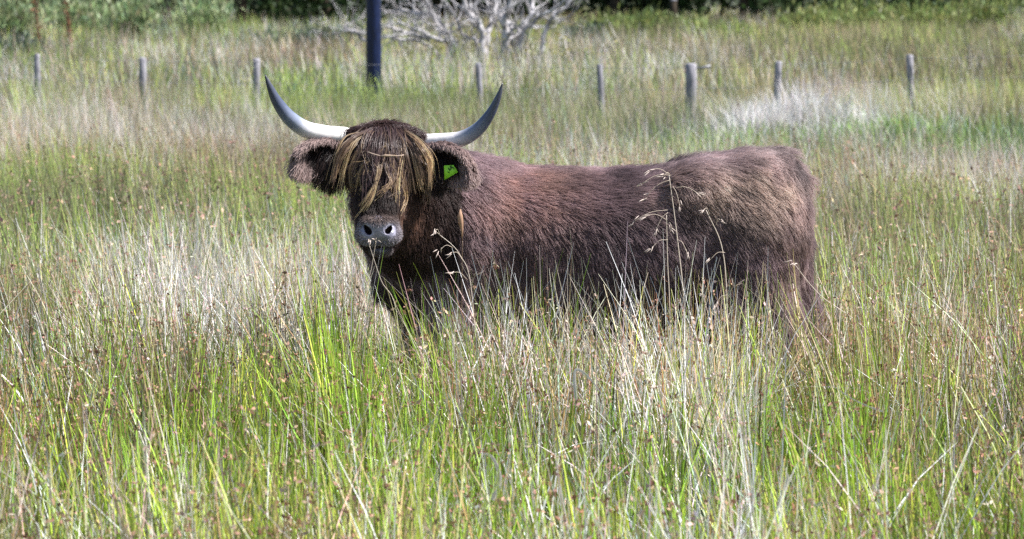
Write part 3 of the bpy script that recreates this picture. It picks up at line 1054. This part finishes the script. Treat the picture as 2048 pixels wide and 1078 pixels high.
# --- ears
def ear(base, tip, drop, label, nh):
    base, tip = np.array(base), np.array(tip)
    ax = norm(tip - base); L = np.linalg.norm(tip - base)
    up = norm(np.array([0, -.25, 1.0]) - ax * np.dot([0, -.25, 1.0], ax))
    fw = np.cross(ax, up)
    fw = fw if fw[1] < 0 else -fw
    nu, nv = 14, 9
    Vf, Vb = [], []
    for i in range(nu):
        t = i / (nu - 1)
        w = .043 * (0.35 + 1.5 * t * (1.25 - t) * 1.05) * math.sqrt(max(1 - t ** 6, 0.0)) + .004
        for j in range(nv):
            u = j / (nv - 1) * 2 - 1
            c = base + ax * L * t + up * u * w - np.array([0, 0, 1]) * drop * t ** 2
            cup = .022 * (u * u - 1) * (1 - t * .6)
            Vf.append(c + fw * cup * 1.0); Vb.append(c + fw * (cup - .009 - .012 * (1 - u * u)))
    Vv = np.array(Vf + Vb)
    o_ = nu * nv
    Fq = []
    for i in range(nu - 1):
        for j in range(nv - 1):
            q = i * nv + j
            Fq.append((q, q + 1, q + nv + 1, q + nv)); Fq.append((o_ + q, o_ + q + nv, o_ + q + nv + 1, o_ + q + 1))
        for q, r in ((i * nv, 1), (i * nv + nv - 1, 0)):
            f = (q, q + nv, o_ + q + nv, o_ + q)
            Fq.append(f if r else f[::-1])
    for j in range(nv - 1):
        for q, r in ((j, 1), ((nu - 1) * nv + j, 0)):
            f = (q, q + 1, o_ + q + 1, o_ + q)
            Fq.append(f[::-1] if r else f)
    e = link('ear', np_mesh('ear', Vv - COW, np.array(Fq), smooth=True), cow, M_skin)
    tag(e, label)
    # hair: fringe along the rim, long hair hanging from the lower rim, short fur on both faces
    t = rng.random(nh) ** 0.8; rim = rng.random(nh)
    u = np.where(rim < .30, 1, np.where(rim < .70, -1, rng.random(nh) * 2 - 1)) * (0.85 + .15 * rng.random(nh))
    w = .043 * (0.35 + 1.5 * t * (1.25 - t) * 1.05) * np.sqrt(np.maximum(1 - t ** 6, 0)) + .004
    ctr = base + ax * (L * t)[:, None] - np.array([0, 0, 1]) * (drop * t ** 2)[:, None]
    back = rng.random(nh) < .45
    cup = .022 * (u * u - 1) * (1 - t * .6)
    r0 = ctr + up * (u * w)[:, None] + fw * np.where(back, cup - .010 - .011 * (1 - u * u), cup)[:, None]
    d0 = norm(up * (u * 0.8)[:, None] + ax * (.35 + 1.0 * t ** 2)[:, None] + fw * np.where(back, -.5, .5)[:, None] + rng.standard_normal((nh, 3)) * .25)
    d1 = norm(ax * .55 + np.array([0, 0, -1.0]) + up * (.35 * np.maximum(u, 0))[:, None] + rng.standard_normal((nh, 3)) * .22)
    Lh = .022 + .030 * rng.random(nh)
    Lh = np.where(u < -.3, .03 + .055 * rng.random(nh), Lh)
    ps = grow(r0, d0, d1, Lh, 8, .15)
    ps, _ = clump(ps, max(nh // 22, 10), .28)
    edge = np.clip(.25 + .75 * t + .25 * (np.abs(u) > .8), 0, 1)[:, None]  # sunlit ear rims painted in as paler hair
    tn = (.65 + .7 * rng.random((nh, 1)))
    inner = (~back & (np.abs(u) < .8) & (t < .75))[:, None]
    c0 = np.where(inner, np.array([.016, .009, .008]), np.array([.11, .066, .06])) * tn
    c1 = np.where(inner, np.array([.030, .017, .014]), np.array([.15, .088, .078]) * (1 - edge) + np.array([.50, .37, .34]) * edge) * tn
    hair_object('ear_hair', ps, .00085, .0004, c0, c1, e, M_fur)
    # long dark hair behind the ear root, falling beside the cheek
    m = nh // 3
    r0 = base + ax * (L * .45 * rng.random(m))[:, None] + rng.standard_normal((m, 3)) * [.010, .014, .014] - np.array([0, -.015, .015])
    d0 = norm(np.array([0, -.2, -.6]) + ax * .5 + rng.standard_normal((m, 3)) * .25)
    d1 = norm(np.array([0, 0, -1.0]) + rng.standard_normal((m, 3)) * .12)
    ps = grow(r0, d0, d1, .07 + .08 * rng.random(m), 9, .14)
    ps, _ = clump(ps, max(m // 40, 6), .7)
    ps = push_out(ps, np.full(ps.shape[:2], .006))
    tn = (.6 + .8 * rng.random((m, 1)))
    hair_object('ear_tuft', ps, .0009, .0004, np.tile([.014, .009, .008], (m, 1)) * tn, np.tile([.045, .026, .022], (m, 1)) * tn, e, M_lock)
    return e, ax, up, fw


ear(P(690, 300, 11.66), P(604, 308, 11.56), .014, 'fringed ear without a tag', 7500)
e2, ax, up, fw = ear(P(846, 306, 11.64), P(930, 322, 11.50), .020, 'fringed ear with a lime green tag', 7500)
# --- tag
M_tag, n_, l_, p_ = new_mat('lime_plastic')
p_.inputs['Base Color'].default_value = (.30, .74, .04, 1); p_.inputs['Roughness'].default_value = 0.4
tcn = [P(px, py, Y) for px, py, Y in ((888, 331, 11.515), (907, 330, 11.505), (916, 344, 11.50), (889, 360, 11.51))]
tv = np.array([t for t in tcn] + [t + np.array([.0, .003, 0]) for t in tcn]) - COW
tagm = link('ear_tag', np_mesh('ear_tag', tv, np.array([(0, 1, 2, 3), (7, 6, 5, 4), (0, 4, 5, 1), (1, 5, 6, 2), (2, 6, 7, 3), (3, 7, 4, 0)])), e2, M_tag)
tag(tagm, 'bright lime green plastic ear tag with worn dark marks')
M_ink = noisy_mat('dark_print', (.01, .03, .008), (.03, .06, .015), 40, 0.6)
ink = []
o0 = (tcn[0] + tcn[2]) / 2
ev = norm(tcn[1] - tcn[0]); ew = norm(np.cross(ev, [0, -1, 0])); ew = ew if ew[2] > 0 else -ew
for (u0, v0, u1, v1, w) in ((-.010, .004, -.004, -.006, .0018), (-.004, .010, .004, .003, .0020), (.002, .012, -.002, -.004, .0016), (.006, .006, .012, -.001, .0018), (-.012, -.010, -.006, -.014, .0016)):
    A, B = np.array([u0, v0]), np.array([u1, v1]); d = norm(B - A); pn_ = np.array([-d[1], d[0]]) * w
    q = [o0 + ev * c[0] + ew * c[1] + [0, -.0042, 0] for c in (A - pn_, A + pn_, B + pn_, B - pn_)]
    ink.append((np.array(q) - COW, np.array([(0, 1, 2, 3)])))
V, F, _ = join(ink)
link('tag_print', np_mesh('tag_print', V, F), e2, M_ink)

# ------------------------------------------------------------------ wire fence
FY = 40.0
fence = empty('wire_fence', (0, FY, 0))
tag(fence, 'weathered stock fence of low grey wooden posts with thin wire', 'fence')
FO = np.array([0, FY, 0])


def post_mesh(top, w, lean, round_=False):
    """slightly crooked split-wood post from below the ground up to its top point"""
    x0, y0 = top[0] - lean * top[2], top[1]
    zb = float(gz(x0, y0)) - 0.25
    nseg, sides = 7, 8
    zs = np.linspace(zb, top[2], nseg)
    V, F = [], []
    th = np.arange(sides) * 2 * math.pi / sides + math.pi / 8
    e = 1.0 if round_ else 0.62
    pr = np.stack([np.sign(np.cos(th)) * np.abs(np.cos(th)) ** e, np.sign(np.sin(th)) * np.abs(np.sin(th)) ** e], -1)
    pr *= (1 + 0.06 * rng.standard_normal(sides))[:, None]
    for i, z_ in enumerate(zs):
        c = np.array([x0 + lean * z_ + .003 * rng.standard_normal(), y0, z_])
        rr = w / 2 * (1.04 - .08 * i / nseg) * (1 + .02 * rng.standard_normal())
        V.append(c + np.concatenate([pr * rr, np.zeros((sides, 1))], 1))
    c = V[-1].mean(0)
    V.append(c + (V[-1] - c) * [.80, .80, 1] + [0, 0, w * .10] + .004 * rng.standard_normal((sides, 3)))
    V.append(np.array([c + [0, 0, w * .12]]))
    V = np.concatenate(V)
    nr = nseg + 1
    for i in range(nr - 1):
        for j in range(sides):
            j2 = (j + 1) % sides
            F.append((i * sides + j, i * sides + j2, (i + 1) * sides + j2, (i + 1) * sides + j))
    o = (nr - 1) * sides
    for j in range(0, sides, 2):
        F.append((nr * sides, o + j, o + (j + 1) % sides, o + (j + 2) % sides))
    return V, np.array(F)


tops = []
for px, py, w, ln in ((75, 109, .078, .02), (285, 117, .080, -.01), (513, 118, .082, .015), (957, 127, .076, -.05),
                      (1200, 130, .074, -.03), (1557, 124, .078, .02), (1820, 111, .082, -.02), (-140, 106, .08, 0), (2090, 104, .08, .01)):
    t = P(px, py, FY + .3 * math.sin(px))
    tops.append(t)
    V, F = post_mesh(t, w, ln)
    link('post', np_mesh('post', V - FO, F), fence, M_post)
t = P(1382, 129, FY - .1); tops.append(t)
V, F = post_mesh(t, .142, .0, True)
sp_ = link('post', np_mesh('post', V - FO, F), fence, M_post)
tag(sp_, 'thick round straining post, twice as wide as the others')
V, F = tube([t + [0.02, 0, -.05], t + [.14, .0, -.035], t + [.23, .0, -.02]], [.012, .012, .022], 8)
link('wire_strainer', np_mesh('wire_strainer', V - FO, F), fence, M_wire)
tops = sorted(tops, key=lambda q: q[0])
for drop in (.03, .28):
    pts, rad = [], []
    for i in range(len(tops) - 1):
        for f in (0, .33, .66):
            q = tops[i] * (1 - f) + tops[i + 1] * f
            pts.append(q + [0, -.05, -drop - .012 * math.sin(math.pi * f)])
    pts.append(tops[-1] + [0, -.05, -drop])
    V, F = tube(pts, [.0022] * len(pts), 4)
    link('wire', np_mesh('wire', V - FO, F), fence, M_wire)

# ------------------------------------------------------------------ black pole
pb = P(747, 160, 46.0)
pz = float(gz(pb[0], 46.0))
pole = empty('utility_pole', (pb[0], 46.0, pz))
tag(pole, 'tall glossy black utility pole rising out of the grass behind the fence', 'pole')
zz = np.linspace(-.5, 7.2, 16)
V, F = tube([[.004 * math.sin(q * 2), 0, q] for q in zz], [.112 - .0035 * q for q in zz], 20)
link('shaft', np_mesh('shaft', V, F, smooth=True), pole, M_pole)
V, F = tube([[0, 0, 6.9], [0, 0, 7.24], [0, 0, 7.3]], [.10, .10, .05], 16)
link('cap', np_mesh('cap', V, F, smooth=True), pole, M_wire)
V, F = tube([[-.6, -.12, 6.6], [0, -.12, 6.6], [.6, -.12, 6.6]], [.045, .045, .045], 6)
link('crossarm', np_mesh('crossarm', V, F), pole, M_post)
for dx in (-.5, .5):
    V, F = tube([[dx, -.12, 6.62], [dx, -.12, 6.72], [dx, -.12, 6.78]], [.03, .05, .025], 10)
    link('insulator', np_mesh('insulator', V, F), pole, M_wire)


# ------------------------------------------------------------------ bare lichened shrub
SY = 56.0
sbx = P(990, 110, SY)
SO = np.array([sbx[0], SY, float(gz(sbx[0], SY))])
shrub = empty('bare_shrub', SO)
tag(shrub, 'leafless grey lichened shrub with many crooked stems behind the fence', 'shrub')
r2 = np.random.default_rng(21)


def branch(start, d, length, r, depth, out, gnarl=.22, up=.10):
    """crooked tapering branch with side twigs; returns list of (verts, quads)"""
    n = max(4, int(length / .16))
    p, dd = np.array(start, float), norm(np.array(d, float))
    pts, rad = [p.copy()], [r]
    for i in range(n):
        dd = norm(dd + r2.standard_normal(3) * gnarl + np.array([0, 0, up]))
        p = p + dd * length / n
        pts.append(p.copy()); rad.append(max(r * (1 - .8 * (i + 1) / n), .004))
        if depth > 0 and i > 0 and r2.random() < .5:
            sd = norm(dd + norm(r2.standard_normal(3)) * 1.0)
            branch(p, sd, length * (.25 + .3 * r2.random()), rad[-1] * .62, depth - 1, out, gnarl * 1.2, up * .5)
    out.append(tube(pts, rad, 6 if r > .02 else 4, cap=False))


STEMS = [  # photo pixels of each main stem in view, root first, radius, depth offset
    ([(968, 112), (962, 60), (942, 30), (928, 0)], .055, 0), ([(962, 112), (975, 70), (985, 35), (990, 0)], .05, .2),
    ([(1000, 108), (1012, 75), (1008, 40), (1022, 0)], .065, -.2), ([(1030, 106), (1040, 68), (1062, 30), (1066, 0)], .055, .3),
    ([(1010, 108), (1022, 60), (1000, 30), (990, 0)], .045, .5), ([(1072, 100), (1090, 62), (1112, 28), (1150, -8)], .04, 0),
    ([(1020, 108), (1050, 62), (1085, 28), (1130, 0)], .038, -.3), ([(950, 112), (912, 92), (872, 78), (842, 62), (800, 45)], .045, -.4),
    ([(935, 108), (900, 72), (885, 60), (852, 0)], .04, -.1), ([(905, 88), (868, 35), (838, 27), (795, 22), (770, 27)], .042, .1),
    ([(915, 110), (893, 72), (878, 40), (850, -5)], .032, .4), ([(860, 78), (822, 68), (795, 60), (766, 50)], .036, -.2),
    ([(815, 105), (800, 85), (790, 66), (778, 40)], .022, 0), ([(905, 100), (845, 85), (790, 78), (700, 62), (660, 70)], .024, .3),
    ([(745, 92), (705, 62), (690, 50), (735, 30)], .020, .6), ([(965, 110), (950, 80), (930, 72), (905, 20), (880, -6)], .03, .2),
]
for pl, r, dy in STEMS:
    ctrl = []
    for i, (px, py) in enumerate(pl):
        q = P(px, py, SY + dy * (i + 1) / len(pl) * 1.5)
        ctrl.append(q)
    ctrl[0] = ctrl[0] - [0, 0, .35 if pl[0][1] > 95 else 0]
    # the stem goes on above what the photo shows
    end = norm(ctrl[-1] - ctrl[-2]) * .7 + np.array([0, 0, .5])
    if pl[-1][1] <= 5:
        ctrl.append(ctrl[-1] + end * (.8 + .8 * r2.random()))
    c = spline(np.array(ctrl), 6 * len(ctrl))
    c[1:-1] += r2.standard_normal((len(c) - 2, 3)) * .012
    rad = 1.3 * r * np.linspace(1, .28, len(c))
    out = [tube(c, rad, 7)]
    for i in range(3, len(c)):
        if r2.random() < .5:
            d = norm(norm(c[i] - c[i - 1]) * .8 + norm(r2.standard_normal(3)) + [0, 0, .25])
            branch(c[i], d, .30 + .55 * r2.random(), rad[i] * .5, 2, out)
    V, F, _ = join(out)
    link('stem', np_mesh('stem', V - SO, F, smooth=True), shrub, M_bark)
# a few yellowed leaves low on the shrub
N = 700
q = rng.standard_normal((N, 3)) * [.9, .5, .16] + SO + [0, 0, .42]


def leaf_quads(q, size, c0, c1, flat=0.3, wid=.28):
    N = len(q)
    d = norm(rng.standard_normal((N, 3)) + [0, 0, -flat])
    a = norm(np.cross(d, rng.standard_normal((N, 3))))
    L = (size * (.6 + .8 * rng.random(N)))[:, None]
    V = np.stack([q, q + d * L * .5 + a * L * wid, q + d * L, q + d * L * .5 - a * L * wid], 1).reshape(-1, 3)
    c = jitter_col(c0 + (c1 - c0) * rng.random((N, 1)), N)
    return V, np.arange(N * 4).reshape(-1, 4), np.repeat(c, 4, 0)


V, F, C = leaf_quads(q, .06, np.array([.20, .20, .04]), np.array([.34, .30, .06]))
link('leaves', np_mesh('leaves', V - SO, F, C), shrub, M_leaf)


# ------------------------------------------------------------------ trees of the dark wood
def tree(name, x, y, ht, rad, low, label, c0, c1, nleaf, size, group, seed, trunk_r=.14):
    global r2
    r2 = np.random.default_rng(seed)
    z0 = float(gz(x, y))
    o = np.array([x, y, z0])
    root = empty(name, o)
    tag(root, label, 'tree', group)
    tp = spline(np.array([[0, 0, -.3], [.05, 0, ht * .3], [-.05 + .2 * r2.standard_normal(), .1, ht * .65], [.1 * r2.standard_normal(), 0, ht * .96]]), 12)
    out = [tube(tp, trunk_r * np.linspace(1.15, .15, 12), 8)]
    ends = []
    for i in range(16):
        t = low / ht + (0.95 - low / ht) * (i + r2.random()) / 16
        b = np.array([np.interp(t * ht, tp[:, 2], tp[:, j]) for j in range(3)])
        an = r2.random() * 6.283
        rr = rad * (math.sin(math.pi * (0.18 + .80 * t)) ** .6) * (.7 + .5 * r2.random())
        e = b + [math.cos(an) * rr, math.sin(an) * rr, ht * (.10 - .16 * r2.random())]
        m = (b + e) / 2 + r2.standard_normal(3) * .12 * rr + [0, 0, .05 * ht]
        c = spline(np.array([b, m, e]), 6)
        out.append(tube(c, trunk_r * .38 * np.linspace(1, .15, 6), 5))
        ends += [c[2], c[3], c[4], c[5], c[5]]
    V, F, _ = join(out)
    link('trunk', np_mesh('trunk', V, F, smooth=True), root, M_dbark)
    ends = np.array(ends)
    w = .5 + r2.random(len(ends))
    pk = r2.choice(len(ends), nleaf, p=w / w.sum())
    q = ends[pk] + r2.standard_normal((nleaf, 3)) * rad * .17
    q[:, 2] = np.maximum(q[:, 2], .05)
    V, F, C = leaf_quads(q, size, c0, c1)
    C *= np.repeat((.7 + .6 * r2.random(len(ends)))[pk], 4)[:, None]
    link('crown', np_mesh('crown', V, F, C), root, M_leaf)
    return root


r3 = np.random.default_rng(5)
DARK0, DARK1 = np.array([.018, .035, .012]), np.array([.045, .075, .025])
wood = [(470, 88), (560, 92), (640, 86), (720, 94), (820, 96), (900, 92), (980, 97), (1060, 93), (1140, 96), (1230, 92), (1310, 97), (1400, 94),
        (1490, 90), (1580, 95), (1680, 92), (1780, 96), (1880, 97), (1990, 103), (2090, 100), (330, 101), (210, 104), (90, 106), (-40, 104)]
WOOD_LABEL = {'behind the pale scrub': 'dense dark evergreen tree behind the pale green willow scrub',
              'near the black pole': 'dense dark evergreen tree in the wood on either side of the black pole',
              'behind the bare shrub': 'dense dark evergreen tree right behind the leafless grey shrub',
              'round the gate post': 'dense dark evergreen tree standing round the far gate post',
              'behind the yellow green scrub': 'dense dark evergreen tree behind the yellow green scrub past the gate post'}
for i, (px, Y) in enumerate(wood):
    w_ = ('behind the pale scrub' if px < 400 else 'near the black pole' if px < 790 else 'behind the bare shrub' if px < 1180
          else 'round the gate post' if px < 1450 else 'behind the yellow green scrub')
    tree('dark_tree', (px - CX) / FPX * Y, Y + r3.random() * 2, 4.2 + 2.2 * r3.random(), 1.5 + .4 * r3.random(), .25,
         WOOD_LABEL[w_], DARK0, DARK1, 2600, .24, 'trees of the dark wood ' + w_, 100 + i)


# ------------------------------------------------------------------ scrub bushes behind the fence
def bush(x, y, ht, rad, label, c0, c1, nleaf, size, seed, cat='bush', group=None, name='scrub_bush'):
    global r2
    r2 = np.random.default_rng(seed)
    o = np.array([x, y, float(gz(x, y))])
    root = empty(name, o)
    tag(root, label, cat, group)
    out, ends = [], []
    for i in range(9):
        an = r2.random() * 6.283
        e = np.array([math.cos(an) * rad * r2.random() ** .5, math.sin(an) * rad * r2.random() ** .5, ht * (.6 + .4 * r2.random())])
        c = spline(np.array([[e[0] * .15, e[1] * .15, -.1], [e[0] * .45, e[1] * .45, e[2] * .5], e]), 7)
        out.append(tube(c, .022 * np.linspace(1, .25, 7), 5))
        ends += list(c[2:])
    V, F, _ = join(out)
    link('stems', np_mesh('stems', V, F, smooth=True), root, M_dbark)
    ends = np.array(ends)
    pk = r2.integers(0, len(ends), nleaf)
    q = ends[pk] + r2.standard_normal((nleaf, 3)) * [rad * .26, rad * .26, ht * .13]
    q[:, 2] = np.maximum(q[:, 2], .03)
    V, F, C = leaf_quads(q, size, c0, c1, flat=-2.2, wid=.10)
    C *= np.repeat((.7 + .6 * r2.random(len(ends)))[pk], 4)[:, None]
    link('foliage', np_mesh('foliage', V, F, C), root, M_leaf)


PG0, PG1 = np.array([.16, .22, .09]), np.array([.38, .44, .24])
for i, (px, Y, h_, r_) in enumerate([(20, 72, 1.1, .7), (150, 76, 1.1, .8), (265, 74, 1.05, .7), (390, 78, 1.0, .8)]):
    bush((px - CX) / FPX * Y, Y, h_, r_, 'pale green leafy willow scrub bush on the slope behind the fence',
         PG0, PG1, 1500, .20, 300 + i, group='pale scrub bushes behind the fence')
DG0, DG1 = np.array([.05, .075, .05]), np.array([.13, .16, .11])
for i, (px, Y, h_, r_) in enumerate([(600, 66, .55, .75), (675, 64, .6, .7), (40, 58, .5, .4), (1165, 68, .6, .5)]):
    bush((px - CX) / FPX * Y, Y, h_, r_, ['low dusky bush between the pole and the pale willow scrub', 'low dusky bush close behind the black pole',
         'small dark bush low in front of the pale willow scrub', 'low dusky bush beside the leafless grey shrub'][i], DG0, DG1, 1500, .13, 340 + i)
OG0, OG1 = np.array([.12, .16, .05]), np.array([.28, .32, .10])
for i, (px, Y, h_, r_) in enumerate([(1240, 76, .7, .7), (1330, 80, .6, .8), (1440, 74, .5, .8), (1620, 78, .75, .9), (1730, 82, .9, 1.0), (1850, 80, .95, 1.0), (1960, 84, 1.0, 1.0)]):
    bush((px - CX) / FPX * Y, Y, h_, r_, 'yellow green bushy scrub growing in front of the dark wood', OG0, OG1, 1800, .17, 360 + i, group='yellow green scrub before the wood')

# rusty dead dock stems by the pale scrub
for i, (px, py0, py1, lab) in enumerate([(80, 52, -15, 'tall rusty brown dead dock stem leaning among pale scrub'), (143, 30, -10, 'shorter rusty dead dock stem standing among pale scrub')]):
    Y = 60.0
    a_, b_ = P(px, py0, Y), P(px - 14, py1, Y)
    a_[2] = gz(a_[0], Y)
    o = empty('dock_plant', a_)
    tag(o, lab, 'plant')
    c = spline(np.array([[0, 0, 0], (b_ - a_) * .5 + [.03, 0, 0], b_ - a_]), 9)
    V, F = tube(c, .016 * np.linspace(1, .4, 9), 6)
    link('stalk', np_mesh('stalk', V, F), o, noisy_mat('rusty_stalk', (.10, .035, .02), (.20, .07, .04), 12, .8))
    q = c[rng.integers(3, 9, 260)] + rng.standard_normal((260, 3)) * [.035, .03, .06]
    V, F, C = leaf_quads(q, .04, np.array([.10, .03, .018]), np.array([.24, .09, .05]))
    tag(link('seed_spike', np_mesh('seed_spike', V, F, C), o, M_seed), kind='stuff')

# ------------------------------------------------------------------ pale dead tussocks along the bank
TUS = [(1600, 218, .34, 'broad white dead grass tussock flopped over on the green bank'), (1690, 178, .42, 'tall pinkish dead grass tussock between two fence posts'),
       (1745, 190, .34, 'white dead grass tussock beside the tall pinkish one'), (1885, 186, .26, 'low white grass tussock just past the last fence post in view'),
       (1520, 232, .26, 'small white grass tussock on the bank before the green strip'), (1345, 190, .30, 'pale dead tussock at the foot of the thick straining post')]
for i, (px, py, h_, lab) in enumerate(TUS):
    x0, y0 = ground_at(px, py, .22)
    y0 = min(y0, FY + 3)
    x0 = (px - CX) / FPX * y0
    o = empty('grass_tussock', (x0, y0, float(gz(x0, y0))))
    tag(o, lab, 'tussock')
    n = 250
    g = rng.standard_normal((n, 2)) * [.15, .12]
    rt = np.concatenate([g, np.zeros((n, 1))], 1)
    rt[:, 2] = gz(x0 + g[:, 0], y0 + g[:, 1]) - o.location.z - .01
    tint_ = np.array([.74, .70, .68]) if 'white' in lab else np.array([.60, .50, .46])
    V, F, C, _ = blades(rt, h_ * (1.1 + .8 * rng.random(n)), g * .9 + rng.standard_normal((n, 2)) * .18, 1.4 + rng.random(n), np.full(n, .010),
                        jitter_col(np.tile(tint_ * .72, (n, 1)), n, .12, .04), jitter_col(np.tile(tint_, (n, 1)), n, .12, .04), 3)
    link('blades', np_mesh('blades', V, F, C), o, M_far)


# ------------------------------------------------------------------ single stems that stand out before the cow
def oat(path, Y, heads, label, r=.0016, lean_y=0.0):
    pts = [P(px, py, Y + lean_y * i) for i, (px, py) in enumerate(path)]
    pts[0][2] = gz(pts[0][0], Y)
    o = empty('oat_grass', pts[0])
    tag(o, label, 'grass stem')
    O = pts[0]
    c = spline(np.array(pts), 22)
    V, F = tube(c - O, np.linspace(r * 1.25, r * .6, 22), 6)
    link('stalk', np_mesh('stalk', V, F, np.tile([.66, .56, .46], (len(V), 1))), o, M_blade)
    for (px0, py0, px1, py1) in heads:
        a, b = P(px0, py0, Y), P(px1, py1, Y - .02)
        m = (a + b) / 2 + [0, 0, .012]
        cc = spline(np.array([a, m, b]), 8) - O
        out = [(*tube(cc, [.0008] * 8, 4),)]
        V, F = out[0]
        parts = [(V, F, np.tile([.6, .5, .4], (len(V), 1)))]
        for k_ in range(3):                      # spindle-shaped spikelets
            e = cc[7 - k_ // 2] + rng.standard_normal(3) * .004
            d = norm(cc[-1] - cc[-3] + rng.standard_normal(3) * .35 * np.linalg.norm(cc[-1] - cc[-3])) * (.020 + .012 * rng.random())
            sp = [e, e + d * .3, e + d * .65, e + d]
            V, F = tube(sp, [.0005, .0015, .0012, .0002], 5)
            parts.append((V, F, np.tile(np.array([.72, .60, .52]) * (.85 + .3 * rng.random()), (len(V), 1))))
        V, F, C = join(parts)
        link('spikelet', np_mesh('spikelet', V, F, C, smooth=True), o, M_seed)


oat([(1378, 800), (1370, 640), (1355, 480), (1338, 350)], 11.25,
    [(1338, 350, 1284, 367), (1337, 348, 1300, 341), (1340, 360, 1291, 394), (1345, 372, 1360, 412), (1342, 352, 1328, 352), (1350, 375, 1398, 388), (1356, 480, 1374, 505)],
    'tallest pale oat grass stem with drooping spikelets before the flank of the cow', .0021)
oat([(1345, 800), (1340, 640), (1335, 520), (1333, 430)], 11.15,
    [(1336, 425, 1312, 460), (1335, 420, 1266, 444), (1334, 450, 1344, 455), (1336, 480, 1303, 496), (1334, 440, 1290, 432)],
    'shorter pale oat grass stem leaning beside the tallest one', .0017)
oat([(1462, 800), (1455, 640), (1445, 500), (1412, 420)], 11.20,
    [(1420, 430, 1408, 418), (1432, 450, 1440, 440), (1450, 505, 1420, 520), (1455, 590, 1430, 610), (1456, 600, 1470, 570)],
    'pale oat grass stem with nodding tip before the haunch of the cow', .0019)
oat([(965, 760), (945, 600), (920, 510), (872, 463)], 11.10,
    [(880, 470, 870, 462), (925, 520, 905, 505), (905, 495, 880, 500), (935, 560, 905, 545), (940, 580, 955, 548)],
    'thin oat grass stem arching before the neck of the cow', .0014)
oat([(800, 760), (795, 640), (762, 560), (738, 488)], 11.15, [(739, 492, 737, 480)], 'thin straw stem crossing below the chin of the cow', .0012)
oat([(690, 760), (720, 640), (742, 540), (752, 482)], 11.12, [(751, 490, 753, 478)], 'thin straw stem reaching the lower lip of the cow', .0012)
oat([(1820, 800), (1760, 700), (1640, 590), (1590, 530)], 11.0, [(1600, 540, 1588, 528)], 'leaning straw stem before the hind leg of the cow', .0015)

# brown drooping seed head before the neck
a_ = P(921, 700, 11.3); a_[2] = gz(a_[0], 11.3)
o = empty('dry_seed_plant', a_)
tag(o, 'thin stem with one tan leaf shaped seed head before the neck of the cow', 'plant')
c = spline(np.array([a_, P(924, 560, 11.3), P(925, 480, 11.3)]), 12) - a_
V, F = tube(c, [.0009] * 12, 5)
link('stalk', np_mesh('stalk', V, F, np.tile([.24, .16, .10], (len(V), 1))), o, M_blade)
sp = [P(px, py, 11.3) - a_ for px, py in ((921, 418), (920, 432), (922, 446), (924, 462), (925, 482))]
V, F = tube(sp, [.0015, .0095, .0085, .004, .0008], 8)
link('seed_head', np_mesh('seed_head', V * [1, 1, 1], F, np.tile([.40, .24, .15], (len(V), 1)), smooth=True), o, M_seed)

# dry straw caught on the forelock
o = empty('straw', P(770, 310, 11.44))
O = P(770, 310, 11.44)
tag(o, 'short piece of dry straw caught across the forelock of the cow', 'straw')
c = spline(np.array([P(735, 304, 11.455), P(758, 311, 11.44), P(780, 313, 11.44), P(808, 310, 11.455)]), 12) - O
V, F = tube(c, [.0016] * 12, 5)
link('stalk', np_mesh('stalk', V, F, np.tile([.55, .42, .33], (len(V), 1))), o, M_seed)
V, F = tube([c[4] + [0, -.002, 0], c[6] + [0, -.004, .003], c[9] + [0, -.002, .002]], [.001, .0042, .001], 6)
link('husk', np_mesh('husk', V, F, np.tile([.45, .33, .24], (len(V), 1))), o, M_seed)


# big bent dead leaves in the foreground
for path, Y, w, lab in (([(1152, 800), (1150, 742), (1175, 752), (1205, 790)], 9.6, .010, 'bent white dead leaf folded over above the foreground rushes'),
                        ([(985, 1000), (1000, 960), (985, 915), (958, 905)], 8.3, .012, 'greyish curled dead leaf among the foreground rushes'),
                        ([(1345, 1075), (1310, 980), (1260, 890), (1250, 870)], 8.2, .004, 'long pale straw slanting across the foreground rushes'),
                        ([(870, 1005), (900, 1008), (940, 1012), (985, 1020)], 8.4, .005, 'pale straw lying flat across the foreground rushes'),
                        ([(1765, 823), (1735, 812), (1700, 795), (1660, 768)], 9.4, .005, 'arched pale straw above the dark gap in the rushes'),
                        ([(1545, 1060), (1560, 1000), (1575, 960), (1572, 945)], 8.2, .012, 'pale bundle of dead leaf leaning by the dark gap in the rushes')):
    pts = np.array([P(px, py, Y) for px, py in path])
    O = pts[0].copy()
    o = empty('dead_leaf', O)
    tag(o, lab, 'leaf')
    c = spline(pts, 14) - O
    s_ = np.linspace(0, 1, 14)
    t_ = norm(np.gradient(c, axis=0)); sd = norm(np.cross(t_, [0.1, 1, 0.2]))
    wv_ = (w * .5 * (1 - .8 * s_ ** 2))[:, None]
    V = np.stack([c - sd * wv_, c + np.array([0, -.35, 0]) * wv_, c + sd * wv_], 1).reshape(-1, 3)
    F = []
    for i in range(13):
        for j in range(2):
            q = i * 3 + j
            F.append((q, q + 1, q + 4, q + 3))
    link('blade', np_mesh('blade', V, np.array(F), np.tile([.70, .63, .57], (len(V), 1)), smooth=True), o, M_blade)

# a dark gate post far back by the wood
q = P(1347, 3, 84.0)
o = empty('gate_post', (q[0], 84.0, float(gz(q[0], 84.0))))
tag(o, 'dark old gate post with a pale top in front of the wood', 'post')
V, F = post_mesh(q, .17, 0.0, True)
link('shaft', np_mesh('shaft', V - np.array(o.location), F), o, M_dbark)
V, F = tube([q + [0, 0, .01], q + [0, 0, .05], q + [0, 0, .07]], [.085, .08, .04], 10)
link('top', np_mesh('top', V - np.array(o.location), F), o, M_post)
